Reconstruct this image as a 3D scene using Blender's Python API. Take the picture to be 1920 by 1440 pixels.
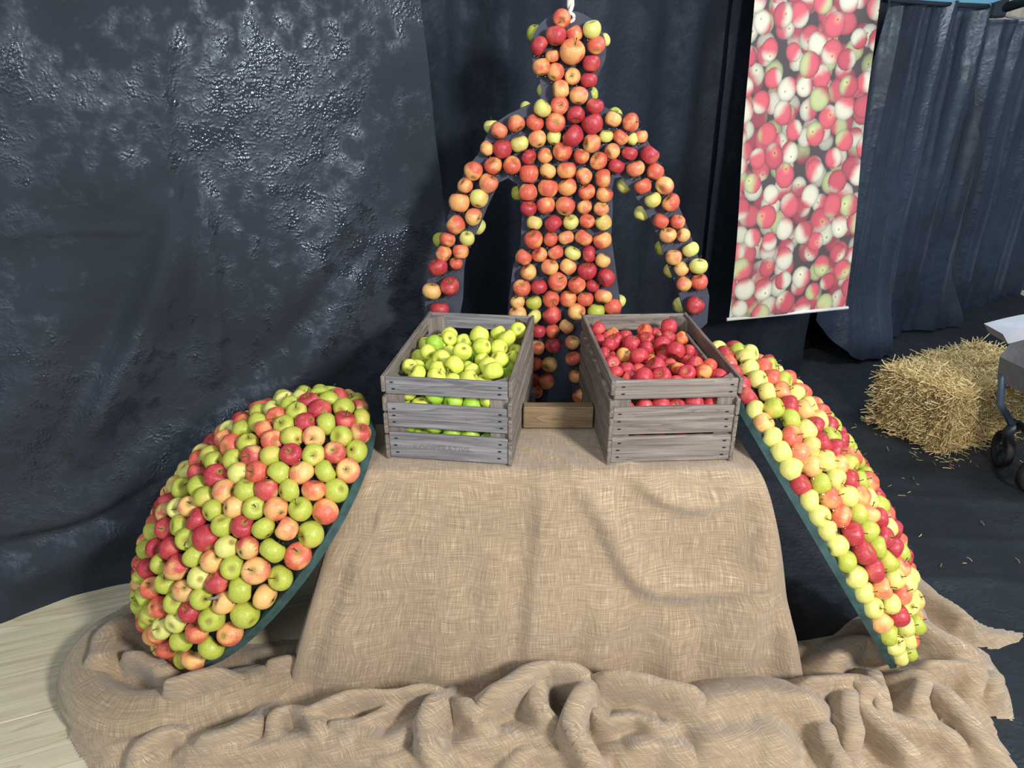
import bpy, bmesh, math, random
import numpy as np
from mathutils import Vector, Matrix, Quaternion

for o in list(bpy.data.objects): bpy.data.objects.remove(o, do_unlink=True)
scene = bpy.context.scene
COL = scene.collection

# ------------------------------------------------------------------ camera
CAM_H, PITCH, FPX = 1.85, math.radians(24.0), 1360.0
cd = bpy.data.cameras.new('camera'); cam = bpy.data.objects.new('camera', cd); COL.objects.link(cam)
cam.location = (0, 0, CAM_H); cam.rotation_euler = (math.pi/2 - PITCH, 0, 0)
cd.sensor_fit = 'HORIZONTAL'; cd.sensor_width = 36.0; cd.lens = FPX*36.0/1920.0
cd.clip_start = 0.05; cd.clip_end = 60
scene.camera = cam

# ------------------------------------------------------------------ light
world = bpy.data.worlds.new('world'); scene.world = world; world.use_nodes = True
bg = world.node_tree.nodes['Background']
bg.inputs[0].default_value = (0.78, 0.88, 1.0, 1); bg.inputs[1].default_value = 0.38

def area(name, loc, target, size, energy, col):
    l = bpy.data.lights.new(name, 'AREA'); l.shape = 'DISK'; l.size = size; l.energy = energy; l.color = col
    o = bpy.data.objects.new(name, l); COL.objects.link(o); o.location = loc
    d = Vector(target) - Vector(loc); o.rotation_euler = d.to_track_quat('-Z', 'Y').to_euler()
    return o
area('flood_lamp', (2.0, -0.9, 2.75), (-0.1, 2.4, 0.9), 0.6, 165, (1.0, 0.98, 0.96))
area('daylight_opening', (-1.6, -2.6, 3.6), (0.0, 2.3, 0.7), 2.4, 90, (0.90, 0.95, 1.0))

area('hall_skylight', (3.3, 2.6, 4.3), (2.3, 4.5, 1.5), 1.0, 95, (0.74, 0.87, 1.0))
vs = scene.view_settings
scene.display_settings.display_device = 'sRGB'
vs.view_transform = 'Standard'; vs.look = 'None'; vs.gamma = 1.0; vs.use_curve_mapping = False
vs.exposure = 0.2

# ------------------------------------------------------------------ helpers
rng = np.random.default_rng(11); random.seed(11)
CP, SP = math.cos(PITCH), math.sin(PITCH)
def ray(x, y):                      # direction from the camera for a photograph pixel
    a, b = x-960.0, y-720.0
    return np.array([a, FPX*CP - b*SP, -(FPX*SP + b*CP)])
CAMP = np.array([0, 0, CAM_H])
def on_z(x, y, z=0.0):
    d = ray(x, y); t = (z-CAM_H)/d[2]; return CAMP + d*t
def on_y(x, y, Y):
    d = ray(x, y); return CAMP + d*(Y/d[1])
def depth(P): return P[1]*CP + (CAM_H-P[2])*SP

def tag(o, label=None, cat=None, group=None, kind=None):
    if label: o['label'] = label
    if cat: o['category'] = cat
    if group: o['group'] = group
    if kind: o['kind'] = kind
    return o
def mesh(name, verts, faces, smooth=False, uvs=None):
    m = bpy.data.meshes.new(name)
    m.from_pydata([tuple(map(float, v)) for v in verts], [], [tuple(map(int, f)) for f in faces])
    if uvs is not None:
        uv = m.uv_layers.new(name='UVMap')
        idx = np.empty(len(m.loops), dtype=np.int32); m.loops.foreach_get('vertex_index', idx)
        uv.data.foreach_set('uv', np.asarray(uvs, dtype=np.float32)[idx].ravel())
    if smooth: m.polygons.foreach_set('use_smooth', [True]*len(m.polygons))
    m.update(); return m
def obj(name, m, mat=None, parent=None):
    o = bpy.data.objects.new(name, m); COL.objects.link(o)
    if mat is not None and m is not None and not m.materials: m.materials.append(mat)
    if parent is not None: o.parent = parent
    return o
def empty(name, loc, rz=0.0):
    o = bpy.data.objects.new(name, None); COL.objects.link(o); o.location = tuple(map(float, loc)); o.rotation_euler = (0, 0, rz)
    o.empty_display_size = 0.05; return o
class MB:
    def __init__(s): s.v = []; s.f = []
    def add(s, v, f):
        n = len(s.v); s.v += [tuple(map(float, p)) for p in v]; s.f += [tuple(n+i for i in q) for q in f]
    def box(s, lo, hi, bev=0.0):
        x0, y0, z0 = lo; x1, y1, z1 = hi
        if bev <= 0:
            s.add([(x0,y0,z0),(x1,y0,z0),(x1,y1,z0),(x0,y1,z0),(x0,y0,z1),(x1,y0,z1),(x1,y1,z1),(x0,y1,z1)],
                  [(0,3,2,1),(4,5,6,7),(0,1,5,4),(1,2,6,5),(2,3,7,6),(3,0,4,7)]); return
        bm = bmesh.new(); bmesh.ops.create_cube(bm, size=1)
        for v in bm.verts: v.co = Vector(((x0+x1)/2+v.co.x*(x1-x0), (y0+y1)/2+v.co.y*(y1-y0), (z0+z1)/2+v.co.z*(z1-z0)))
        bmesh.ops.bevel(bm, geom=bm.edges[:], offset=bev, segments=1, affect='EDGES')
        bm.verts.index_update(); s.add([v.co[:] for v in bm.verts], [[v.index for v in f.verts] for f in bm.faces]); bm.free()
    def tube(s, pts, r, n=8, cap=True):
        pts = [Vector(p) for p in pts]; rs = r if hasattr(r, '__len__') else [r]*len(pts)
        base = len(s.v); V = []; up = None
        for i, p in enumerate(pts):
            t = (pts[min(i+1, len(pts)-1)] - pts[max(i-1, 0)]).normalized()
            if up is None: up = t.orthogonal().normalized()
            up = (up - t*up.dot(t)).normalized(); w = t.cross(up)
            for k in range(n):
                a = 2*math.pi*k/n; V.append(p + (up*math.cos(a) + w*math.sin(a))*rs[i])
        F = []
        for i in range(len(pts)-1):
            for k in range(n):
                F.append((i*n+k, i*n+(k+1) % n, (i+1)*n+(k+1) % n, (i+1)*n+k))
        if cap: F.append(tuple(range(n-1, -1, -1))); F.append(tuple((len(pts)-1)*n+k for k in range(n)))
        s.add(V, F)
    def build(s, name, mat, parent=None, smooth=False):
        return obj(name, mesh(name, s.v, s.f, smooth), mat, parent)

_lat = {}
def vnoise(x, y, seed=0):
    if seed not in _lat: _lat[seed] = np.random.default_rng(1000+seed).random((256, 256))
    L = _lat[seed]; x = np.asarray(x, float); y = np.asarray(y, float)
    xi = np.floor(x).astype(int); yi = np.floor(y).astype(int); fx = x-xi; fy = y-yi
    fx = fx*fx*(3-2*fx); fy = fy*fy*(3-2*fy)
    g = lambda a, b: L[a % 256, b % 256]
    return (g(xi,yi)*(1-fx)+g(xi+1,yi)*fx)*(1-fy) + (g(xi,yi+1)*(1-fx)+g(xi+1,yi+1)*fx)*fy - 0.5
def fbm(x, y, seed=0, o=4):
    r = 0; a = 1.0
    for i in range(o): r = r + a*vnoise(x*2**i+7.3*i, y*2**i+3.1*i, seed+i); a *= 0.5
    return r
def sstep(a, b, x):
    t = np.clip((x-a)/(b-a), 0, 1); return t*t*(3-2*t)
def grid_faces(nu, nv, keep=None):   # vertex index = j*nu+i
    F = []
    for j in range(nv-1):
        for i in range(nu-1):
            if keep is None or keep[j, i]: F.append((j*nu+i, j*nu+i+1, (j+1)*nu+i+1, (j+1)*nu+i))
    return F
def ridge_field(P, ridges, p=3.0, roll=False):
    """P (N,2); ridges: (polyline, height, width left, width right). Returns the blended fold height."""
    acc = np.zeros(len(P))
    for poly, h, wl, wr in ridges:
        poly = np.asarray(poly, float)
        q = [poly[0]]                                   # smooth the polyline
        for i in range(len(poly)-1):
            p0 = poly[max(i-1, 0)]; p1 = poly[i]; p2 = poly[i+1]; p3 = poly[min(i+2, len(poly)-1)]
            for t in (0.25, 0.5, 0.75, 1.0):
                q.append(0.5*((2*p1)+(-p0+p2)*t+(2*p0-5*p1+4*p2-p3)*t*t+(-p0+3*p1-3*p2+p3)*t**3))
        q = np.array(q); L = np.r_[0, np.cumsum(np.linalg.norm(np.diff(q, axis=0), axis=1))]; tot = L[-1]+1e-9
        best = np.full(len(P), 1e9); side = np.zeros(len(P)); par = np.zeros(len(P))
        for i in range(len(q)-1):
            d = q[i+1]-q[i]; l2 = d@d+1e-12; r = P-q[i]
            t = np.clip((r@d)/l2, 0, 1); dd = np.hypot(r[:,0]-t*d[0], r[:,1]-t*d[1])
            m = dd < best; best[m] = dd[m]; side[m] = (d[0]*r[m,1]-d[1]*r[m,0]); par[m] = (L[i]+t[m]*math.sqrt(l2))/tot
        w = np.where(side > 0, wl, wr)
        taper = sstep(-0.25, 0.22, par)*sstep(-0.25, 0.22, 1-par)
        prof = np.clip(1-(np.sqrt(best**2+.006**2)/(w*1.75))**1.45, 0, 1) if roll else np.exp(-(best/w)**2*1.1)
        acc += (h*taper*prof)**p
    return acc**(1/p)

# ------------------------------------------------------------------ materials
def srgb(r, g, b): return tuple(((c/255)/12.92 if c/255 <= 0.04045 else ((c/255+0.055)/1.055)**2.4) for c in (r, g, b))+(1,)
class NT:
    def __init__(s, name):
        s.m = bpy.data.materials.new(name); s.m.use_nodes = True; s.t = s.m.node_tree; s.n = s.t.nodes
        s.b = s.n['Principled BSDF']
    def add(s, typ, **kw):
        n = s.n.new(typ)
        for k, v in kw.items():
            if hasattr(n, k): setattr(n, k, v)
        return n
    def link(s, a, b): s.t.links.new(a, b)
    def noise(s, vec, scale, detail=3, rough=0.55, dist=0.0, w=None):
        n = s.n.new('ShaderNodeTexNoise')
        if w is not None: n.noise_dimensions = '4D'; s.link(w, n.inputs['W'])
        n.inputs['Scale'].default_value = scale; n.inputs['Detail'].default_value = detail
        n.inputs['Roughness'].default_value = rough; n.inputs['Distortion'].default_value = dist
        if vec is not None: s.link(vec, n.inputs['Vector'])
        return n.outputs['Fac']
    def scale(s, vec, sc, loc=(0,0,0)):
        n = s.n.new('ShaderNodeMapping'); n.inputs['Scale'].default_value = sc; n.inputs['Location'].default_value = loc
        s.link(vec, n.inputs['Vector']); return n.outputs[0]
    def coord(s, which): return s.n.new('ShaderNodeTexCoord').outputs[which]
    def math(s, op, a, b=None, clamp=False):
        n = s.n.new('ShaderNodeMath'); n.operation = op; n.use_clamp = clamp
        for i, v in enumerate((a, b)):
            if v is None: continue
            if isinstance(v, (int, float)): n.inputs[i].default_value = v
            else: s.link(v, n.inputs[i])
        return n.outputs[0]
    def ramp(s, fac, stops, interp='LINEAR'):
        n = s.n.new('ShaderNodeValToRGB'); e = n.color_ramp; e.interpolation = interp
        while len(e.elements) < len(stops): e.elements.new(0.5)
        for el, (p, c) in zip(e.elements, stops):
            el.position = p; el.color = c if hasattr(c, '__len__') else (c, c, c, 1)
        s.link(fac, n.inputs[0]); return n.outputs[0]
    def mix(s, fac, a, b, mode='MIX'):
        n = s.n.new('ShaderNodeMix'); n.data_type = 'RGBA'; n.blend_type = mode
        for i, v in ((0, fac), (6, a), (7, b)):
            if isinstance(v, (int, float)): n.inputs[i].default_value = v
            elif isinstance(v, tuple): n.inputs[i].default_value = v
            else: s.link(v, n.inputs[i])
        return n.outputs[2]
    def bump(s, h, strength, dist=0.01):
        n = s.n.new('ShaderNodeBump'); n.inputs['Strength'].default_value = strength; n.inputs['Distance'].default_value = dist
        s.link(h, n.inputs['Height']); s.link(n.outputs[0], s.b.inputs['Normal'])
    def set(s, col=None, rough=None, spec=None, metal=None, **kw):
        for k, v in (('Base Color', col), ('Roughness', rough), ('Specular IOR Level', spec), ('Metallic', metal)):
            if v is None: continue
            if isinstance(v, (int, float, tuple)): s.b.inputs[k].default_value = v
            else: s.link(v, s.b.inputs[k])
        for k, v in kw.items(): s.b.inputs[k.replace('_', ' ')].default_value = v
        return s.m

def mat_plain(name, col, rough=0.5, metal=0.0, spec=0.5, var=0.15, scale=8):
    t = NT(name); n = t.noise(t.coord('Object'), scale, 4)
    c = t.mix(t.ramp(n, [(0.3, 0.0), (0.7, 1.0)]), tuple(x*(1-var) for x in col[:3])+(1,), tuple(min(1, x*(1+var)) for x in col[:3])+(1,))
    return t.set(c, rough, spec, metal)

def mat_apple(name, base, base2, blush, blush2, cover, streak, rough=0.41):
    t = NT(name); o = t.coord('Object')
    info = t.n.new('ShaderNodeObjectInfo'); rnd = info.outputs['Random']
    w = t.math('MULTIPLY', rnd, 37.0)
    big = t.noise(o, 0.75, 1.5, 0.5, 0.2, w)
    sv = t.scale(o, (5.5, 5.5, 0.55)); st = t.noise(sv, 1.6, 3, 0.6, 0.1, w)
    fine = t.noise(o, 9.0, 3, 0.6, 0.0, w)
    sep = t.n.new('ShaderNodeSeparateXYZ'); t.link(o, sep.inputs[0])
    # blush: one cheek redder than the other, broken into streaks
    f = t.math('ADD', t.math('MULTIPLY', t.math('SUBTRACT', big, 0.5), 2.2), t.math('MULTIPLY', sep.outputs[0], 0.22))
    f = t.math('ADD', f, t.math('MULTIPLY', t.math('SUBTRACT', st, 0.5), streak))
    f = t.math('ADD', f, t.math('MULTIPLY', t.math('SUBTRACT', rnd, 0.5), 0.35))
    f = t.math('ADD', f, cover)
    fac = t.ramp(f, [(0.28, 0.0), (0.72, 1.0)], 'EASE')
    bc = t.mix(t.ramp(fine, [(0.3, 0.0), (0.7, 1.0)]), base, base2)
    rc = t.mix(t.ramp(st, [(0.32, 0.0), (0.68, 1.0)]), blush, blush2)
    c = t.mix(fac, bc, rc)
    vo = t.n.new('ShaderNodeTexVoronoi'); vo.inputs['Scale'].default_value = 7.5; t.link(o, vo.inputs['Vector'])
    dots = t.ramp(vo.outputs['Distance'], [(0.0, 0.28), (0.13, 0.0)])
    c = t.mix(dots, c, tuple(min(1, x*1.25+0.06) for x in base[:3])+(1,))
    # russet / green skin in the stalk hollow
    r2 = t.math('ADD', t.math('MULTIPLY', sep.outputs[0], sep.outputs[0]), t.math('MULTIPLY', sep.outputs[1], sep.outputs[1]))
    hol = t.ramp(r2, [(0.015, 0.75), (0.13, 0.0)])
    c = t.mix(hol, c, srgb(150, 132, 62))
    t.set(c, rough, 0.42)
    t.b.inputs['Subsurface Weight'].default_value = 0.0
    t.bump(t.noise(o, 3.0, 3, 0.5, 0.0, w), 0.08, 0.08)
    return t.m

Y1, Y2 = srgb(222, 200, 108), srgb(228, 182, 104)
AM = {
 'r': mat_apple('skin_crimson', srgb(212, 116, 92), srgb(204, 92, 84), srgb(158, 42, 52), srgb(188, 68, 72), 0.84, 0.6),
 'o': mat_apple('skin_orange_red', srgb(224, 172, 104), srgb(222, 146, 94), srgb(192, 74, 62), srgb(216, 112, 84), 0.60, 0.8),
 'p': mat_apple('skin_peach', srgb(224, 188, 112), srgb(226, 168, 104), srgb(206, 106, 82), srgb(222, 138, 98), 0.40, 0.75),
 'y': mat_apple('skin_pale_yellow', srgb(202, 202, 104), srgb(214, 208, 124), srgb(212, 162, 96), srgb(218, 172, 100), 0.10, 0.4),
 'g': mat_apple('skin_green', srgb(160, 170, 58), srgb(186, 190, 82), srgb(200, 180, 84), srgb(204, 188, 92), 0.08, 0.4),
 'b': mat_apple('skin_pink_blush', srgb(206, 178, 108), srgb(210, 160, 102), srgb(182, 60, 62), srgb(198, 88, 80), 0.52, 0.8),
 'G': mat_apple('skin_crate_yellow_green', srgb(208, 214, 84), srgb(216, 218, 98), srgb(180, 200, 66), srgb(196, 208, 76), 0.25, 0.3),
 'E': mat_apple('skin_crate_green', srgb(140, 184, 48), srgb(162, 196, 62), srgb(176, 200, 70), srgb(180, 202, 80), 0.25, 0.3),
 'R': mat_apple('skin_crate_red', srgb(214, 104, 78), srgb(206, 84, 72), srgb(168, 42, 56), srgb(194, 66, 72), 0.84, 0.5, 0.42),
 'O': mat_apple('skin_crate_orange', srgb(228, 170, 92), srgb(224, 142, 84), srgb(204, 74, 56), srgb(216, 96, 66), 0.5, 0.5, 0.4),
}
CNAME = {'r':'crimson red', 'o':'orange-red', 'p':'peach-coloured', 'y':'pale yellow', 'g':'green', 'b':'pink-blushed', 'G':'yellow-green', 'E':'bright green', 'R':'red', 'O':'orange-flushed'}
KIND = {'r':'red_apple', 'o':'red_apple', 'p':'blushed_apple', 'y':'yellow_apple', 'g':'green_apple', 'b':'blushed_apple', 'G':'green_apple', 'E':'green_apple', 'R':'red_apple', 'O':'red_apple'}

def mat_burlap(name, c1, c2, c3):
    t = NT(name); uv0 = t.coord('UV'); wn = t.n.new('ShaderNodeTexNoise'); wn.inputs['Scale'].default_value = 5.0; wn.inputs['Detail'].default_value = 2.0; t.link(uv0, wn.inputs['Vector'])
    va = t.n.new('ShaderNodeVectorMath'); va.operation = 'MULTIPLY_ADD'; t.link(wn.outputs['Color'], va.inputs[0]); va.inputs[1].default_value = (.05, .05, 0); t.link(uv0, va.inputs[2]); uv = va.outputs[0]
    a = t.noise(t.scale(uv, (640, 18, 1)), 1, 2, 0.6); b = t.noise(t.scale(uv, (18, 640, 1)), 1, 2, 0.6)
    a2 = t.noise(t.scale(uv, (400, 12, 1)), 1, 2, 0.6); b2 = t.noise(t.scale(uv, (12, 400, 1)), 1, 2, 0.6)
    s = t.math('ADD', t.math('ADD', a, b), t.math('ADD', a2, b2)); s = t.math('MULTIPLY', s, 0.25)
    big = t.noise(t.coord('Object'), 2.2, 3)
    c = t.mix(t.ramp(s, [(0.36, 0.0), (0.5, 0.6), (0.62, 1.0)]), c1, c2)
    c = t.mix(t.ramp(s, [(0.53, 0.0), (0.64, 0.85)]), c, c3)
    c = t.mix(t.ramp(big, [(0.35, 0.0), (0.7, 0.22)]), c, tuple(x*0.72 for x in c1[:3])+(1,))
    t.set(c, 0.92, 0.12); t.b.inputs['Sheen Weight'].default_value = 0.25; t.b.inputs['Sheen Roughness'].default_value = 0.6
    t.bump(s, 0.55, 0.004); return t.m
M_BURLAP = mat_burlap('burlap_tan', srgb(118, 100, 80), srgb(184, 161, 131), srgb(226, 206, 174))

def mat_wood(name, c1, c2, c3, axis=0, sc=1.0, rough=0.75):
    t = NT(name); o = t.coord('Object'); info = t.n.new('ShaderNodeObjectInfo'); w = t.math('MULTIPLY', info.outputs['Random'], 23.0)
    k = [70, 70, 70]; k[axis] = 3.0; g = t.noise(t.scale(o, tuple(x*sc for x in k)), 1, 5, 0.65, 0.6, w)
    k = [17, 17, 17]; k[axis] = 1.3; g2 = t.noise(t.scale(o, tuple(x*sc for x in k)), 1, 3, 0.55, 1.2, w)
    wv = t.math('FRACT', t.math('MULTIPLY', g2, 9.0)); rings = t.ramp(wv, [(0.0, 0.0), (0.75, 0.45), (0.92, 1.0), (1.0, 0.1)])
    c = t.mix(t.ramp(g, [(0.36, 0.0), (0.64, 1.0)]), c1, c2)
    c = t.mix(t.math('MULTIPLY', rings, 0.6), c, c3)
    c = t.mix(t.math('MULTIPLY', info.outputs['Random'], 0.22), c, tuple(x*0.7 for x in c2[:3])+(1,))
    t.set(c, rough, 0.25); t.bump(t.math('SUBTRACT', g, t.math('MULTIPLY', rings, 0.3)), 0.45, 0.003); return t.m
M_CRATE_X = mat_wood('weathered_grey_wood_x', srgb(102, 99, 102), srgb(150, 147, 149), srgb(62, 58, 59), 0)
M_CRATE_W = mat_wood('weathered_brown_grey_wood', srgb(104, 96, 90), srgb(154, 143, 133), srgb(66, 58, 54), 0)
M_CRATE_Y = mat_wood('weathered_grey_wood_y', srgb(102, 93, 86), srgb(148, 136, 124), srgb(66, 58, 54), 1)
M_CRATE_Z = mat_wood('weathered_grey_wood_z', srgb(108, 98, 92), srgb(146, 134, 124), srgb(74, 66, 62), 2)
M_BEAM = mat_wood('raw_beam_wood', srgb(116, 97, 72), srgb(150, 128, 98), srgb(88, 70, 52), 0)
M_PLY = mat_wood('plywood_floor', srgb(200, 188, 158), srgb(226, 216, 188), srgb(176, 158, 122), 0, 0.35, 0.6)
M_PLY2 = mat_wood('plywood_floor_grey', srgb(198, 186, 154), srgb(222, 211, 178), srgb(172, 156, 122), 0, 0.35, 0.6)

def mat_curtain(name, c1, c2, crinkle, rough_lo, rough_hi, fine_scale=120, spec=0.5, m0=0.44):
    t = NT(name); o = t.coord('Object')
    big = t.noise(o, 1.3, 4, 0.6); mid = t.noise(o, 7.0, 4, 0.6)
    c = t.mix(t.ramp(big, [(0.35, 0.0), (0.7, 1.0)]), c1, c2)
    weave = t.noise(t.scale(o, (40, 40, 500)), 1, 2)
    fine = t.noise(o, fine_scale, 0.6, 0.5, 0.0); fine2 = t.noise(o, 33, 1, 0.5, 0.4); mid = t.noise(o, 7.0, 2, 0.5); mask2 = t.noise(o, 16.0, 3, 0.6)
    mask = t.ramp(t.math('ADD', t.math('MULTIPLY', big, 0.55), t.math('MULTIPLY', mask2, 0.45)), [(m0, 0.0), (m0+.13, 1.0)])
    r = t.mix(mask, (rough_hi,)*3+(1,), (rough_lo,)*3+(1,))
    h = t.math('ADD', t.math('MULTIPLY', t.math('MULTIPLY', fine, mask), 0.7*crinkle), t.math('MULTIPLY', fine2, 0.22*crinkle))
    h = t.math('ADD', h, t.math('MULTIPLY', weave, 0.02)); h = t.math('ADD', h, t.math('MULTIPLY', mid, 0.6))
    t.set(c, r, spec); t.b.inputs['Specular Tint'].default_value = (0.7, 0.85, 1.0, 1); t.bump(h, 0.8, 0.012); return t.m
M_CUR_L = mat_curtain('black_curtain_crinkled', srgb(30, 32, 38), srgb(44, 47, 55), 0.58, 0.18, 0.82, 115, 0.55, 0.47)
M_CUR_M = mat_curtain('black_curtain_soft', srgb(19, 22, 29), srgb(30, 34, 43), 0.3, 0.6, 0.85, 60, 0.3)
M_CUR_R = mat_curtain('black_curtain_blue_sheen', srgb(28, 34, 45), srgb(46, 55, 70), 0.25, 0.34, 0.5, 60)
M_GROUND = mat_curtain('black_ground_cloth', srgb(22, 23, 25), srgb(40, 41, 43), 0.6, 0.55, 0.8, 80)
M_BACK = mat_plain('black_backing', srgb(10, 10, 13), 0.9, 0, 0.1)
M_BOARD = mat_plain('slate_painted_board', srgb(66, 69, 82), 0.7, 0, 0.3, 0.12)
M_RIM = mat_plain('green_painted_rim', srgb(46, 72, 70), 0.55, 0, 0.4, 0.4, 22)
M_SHELL = mat_plain('dark_green_shell', srgb(20, 26, 24), 0.8, 0, 0.2)
M_STEEL = mat_plain('bright_steel', srgb(190, 190, 190), 0.3, 1.0, 0.5, 0.1)
M_NAILDARK = mat_plain('rusty_nail', srgb(38, 32, 32), 0.6, 0.4)
M_STEM = mat_plain('stalk_brown', srgb(82, 62, 36), 0.8, 0, 0.2, 0.3)
M_CALYX = mat_plain('dried_calyx', srgb(58, 50, 30), 0.9, 0, 0.1, 0.3)
M_ROPE = mat_plain('white_rope', srgb(214, 210, 200), 0.85, 0, 0.2, 0.15, 60)

# ------------------------------------------------------------------ setting: floor, curtains
def wall_pt(X): return np.array([X, 3.1 + (0.551*X if X < 0 else 0.65*X)])
fl = MB(); fl.box((-4.2, 0.2, -0.06), (4.6, 6.6, -0.012))
floor = fl.build('floor', M_PLY2); tag(floor, 'pale wooden floor under the display', 'floor', kind='structure')
a = math.radians(22); ux, uy = np.array([math.cos(a), math.sin(a)]), np.array([-math.sin(a), math.cos(a)])
seam = on_z(60, 1340)[:2]
k = 0
for j in range(-1, 2):
    for i in range(-2, 2):
        s0 = seam + ux*(0.35+i*1.25) + uy*(j*1.25)
        m = MB(); m.box((0, 0, -0.012), (1.246, 1.246, 0.0), 0.002)
        o = m.build('plywood_sheet', M_PLY if (j < 0 or (i+j) % 2) else M_PLY2, floor); o.location = (s0[0], s0[1], 0); o.rotation_euler = (0, 0, a)

# black ground cloth on the right, gently rumpled
nu, nv = 150, 220
U, V = np.meshgrid(np.linspace(1.12, 4.4, nu), np.linspace(0.4, 6.2, nv))
rum = ridge_field(np.c_[U.ravel(), V.ravel()], [([(1.3,3.0),(2.0,2.85),(3.2,2.7)], .012, .05, .02), ([(1.5,2.6),(2.2,2.5),(3.0,2.45)], .01, .04, .02), ([(1.3,2.2),(2.0,2.25),(2.8,2.1)], .012, .05, .02), ([(1.9,1.9),(2.5,2.0)], .01, .03, .02)])
Z = 0.004 + rum + 0.006*np.clip(fbm(U*3.0, V*5.0, 40).ravel()+0.3, 0, 1)
ed = 0.05*fbm(V*2.0, V*0+3, 44)
x0c = 1.12-0.26*sstep(1.5, 1.85, V); Uc = x0c+(4.4-x0c)*(U-1.12)/(4.4-1.12)
g = mesh('ground_cloth', np.c_[(Uc+ed*np.exp(-((U-1.12)/.1)**2)).ravel(), V.ravel(), Z], grid_faces(nu, nv), True)
gc = obj('floor_ground_cloth', g, M_GROUND); tag(gc, 'black ground cloth covering the floor beside the hay bale', 'ground cloth', kind='structure')

def curtain(name, s0, s1, disp, mat, label, z0=0.0, z1=2.7, nu=200, nv=120, group=None, skew=None, zlow=None):
    S, T = np.meshgrid(np.linspace(0, 1, nu), np.linspace(0, 1, nv))
    X = s0 + (s1-s0)*S
    if skew is not None: X = X + skew(S, T)
    zb = np.full_like(S, z0) if zlow is None else zlow(S)
    Zz = zb + (z1-zb)*T
    base = np.array([wall_pt(x) for x in X.ravel()]).reshape(X.shape+(2,))
    n = np.where((X < 0)[..., None], np.array([0.4826, -0.8758]), np.array([0.545, -0.8384]))
    D = disp(X, Zz, S, T)
    xy = base + n*D[..., None]
    m = mesh(name, np.c_[xy[..., 0].ravel(), xy[..., 1].ravel(), Zz.ravel()], grid_faces(nu, nv), True)
    o = obj(name, m, mat); tag(o, label, 'curtain', group, 'structure'); return o

def left_disp(X, Z, S, T):
    P = np.c_[X.ravel(), Z.ravel()]
    def w(px):  # pixels to (X along wall, Z)
        out = []
        for x, y in px:
            d = ray(x, y); tt = 3.1/(d[1]-0.551*d[0]); q = CAMP + d*tt; out.append((q[0], q[2]))
        return out
    R = [(w([(330,400),(290,540),(240,660),(150,830)]), .055, .10, .05), (w([(380,380),(395,520),(410,700)]), .02, .03, .05),
         (w([(100,560),(60,700),(0,830)]), .04, .12, .1), (w([(640,560),(560,700),(420,800),(250,960)]), .05, .14, .08),
         (w([(0,1000),(160,960),(330,860),(500,800)]), .035, .12, .03), (w([(0,1090),(120,1040),(250,980)]), .06, .08, .10),
         (w([(720,240),(600,480),(500,620)]), .02, .08, .08), (w([(290,0),(300,150),(310,300)]), .012, .03, .03), (w([(0,440),(200,430),(420,432)]), .006, .015, .015)]
    d = ridge_field(P, R).reshape(X.shape)
    d = d + 0.035*fbm(X*1.6, Z*1.3, 50, 3) + 0.010*fbm(X*7, Z*5, 54, 3)
    d = d + 0.10*np.exp(-((Z)/0.14)**2)*(0.6+fbm(X*2.5, Z*0, 58, 2))
    return d
curtain('wall_left', -3.0, -0.27, left_disp, M_CUR_L, 'broad crinkled black curtain hanging left of the apple figure', nu=330, nv=220,
        skew=lambda S, T: S**6*(-0.05*T + 0.03*np.sin(T*5)))
def vfold(freqs, seed, crease=0.5):
    def f(X, Z, S, T):
        d = 0
        for a, fr, ph, dr in freqs:
            arg = X*fr + ph + dr*(1-T) + 1.6*fbm(X*0.9, Z*0.5, seed, 2)
            sn = (1-2*np.sqrt(np.sin(arg)**2+.012)) if crease == 1.0 else np.sin(arg); d = d + a*(sn + crease*(1-np.abs(np.cos(arg*0.5+.4)))*1.2)*(0.75+0.5*fbm(X*1.1, Z*0.8, seed+3, 2))
        return d + 0.012*fbm(X*6, Z*3.5, seed+6, 3)
    return f
curtain('wall_middle', -0.42, 1.10, lambda X, Z, S, T: vfold([(.035, 13, 0.4, .5), (.018, 29, 1.2, .8)], 70)(X, Z, S, T)-.10, M_CUR_M,
        'black curtain in vertical folds directly behind the apple figure', nu=260, nv=110)
curtain('wall_right', 1.04, 1.88, lambda X, Z, S, T: vfold([(.03, 11, 1.4, .3), (.012, 31, .2, .6)], 80)(X, Z, S, T)-.03, M_CUR_M,
        'black curtain sheet hanging behind the printed apple banner', nu=170, nv=110, skew=lambda S, T: 0.0*S)
def r2_disp(X, Z, S, T):
    d = vfold([(.075, 10, 2.2, .9), (.03, 27, .9, .4)], 90, 1.0)(X, Z, S, T)*(0.6+0.4*T)
    return d + 0.10*np.exp(-(Z/0.35)**2)*(0.5+np.sin(X*6)) - 0.01
curtain('wall_right_folds', 1.90, 2.93, r2_disp, M_CUR_R, 'blue-black curtain sheet with lifted lower corner behind the hay bale', z1=2.17, nu=260, nv=130, skew=lambda S, T: (1-T)*(.08+.32*S),
        zlow=lambda S: 0.03+0.30*np.clip(1-S/0.22, 0, 1)**1.6)
curtain('wall_right_far', 2.72, 5.6, lambda X, Z, S, T: vfold([(.07, 12, .3, .7), (.028, 31, 1.9, .3)], 100, 1.0)(X, Z, S, T)-.14, M_CUR_R, 'blue-black curtain sheet beyond the tent corner at the far right', z1=2.10, nu=400, nv=100)
m = MB(); 
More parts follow.
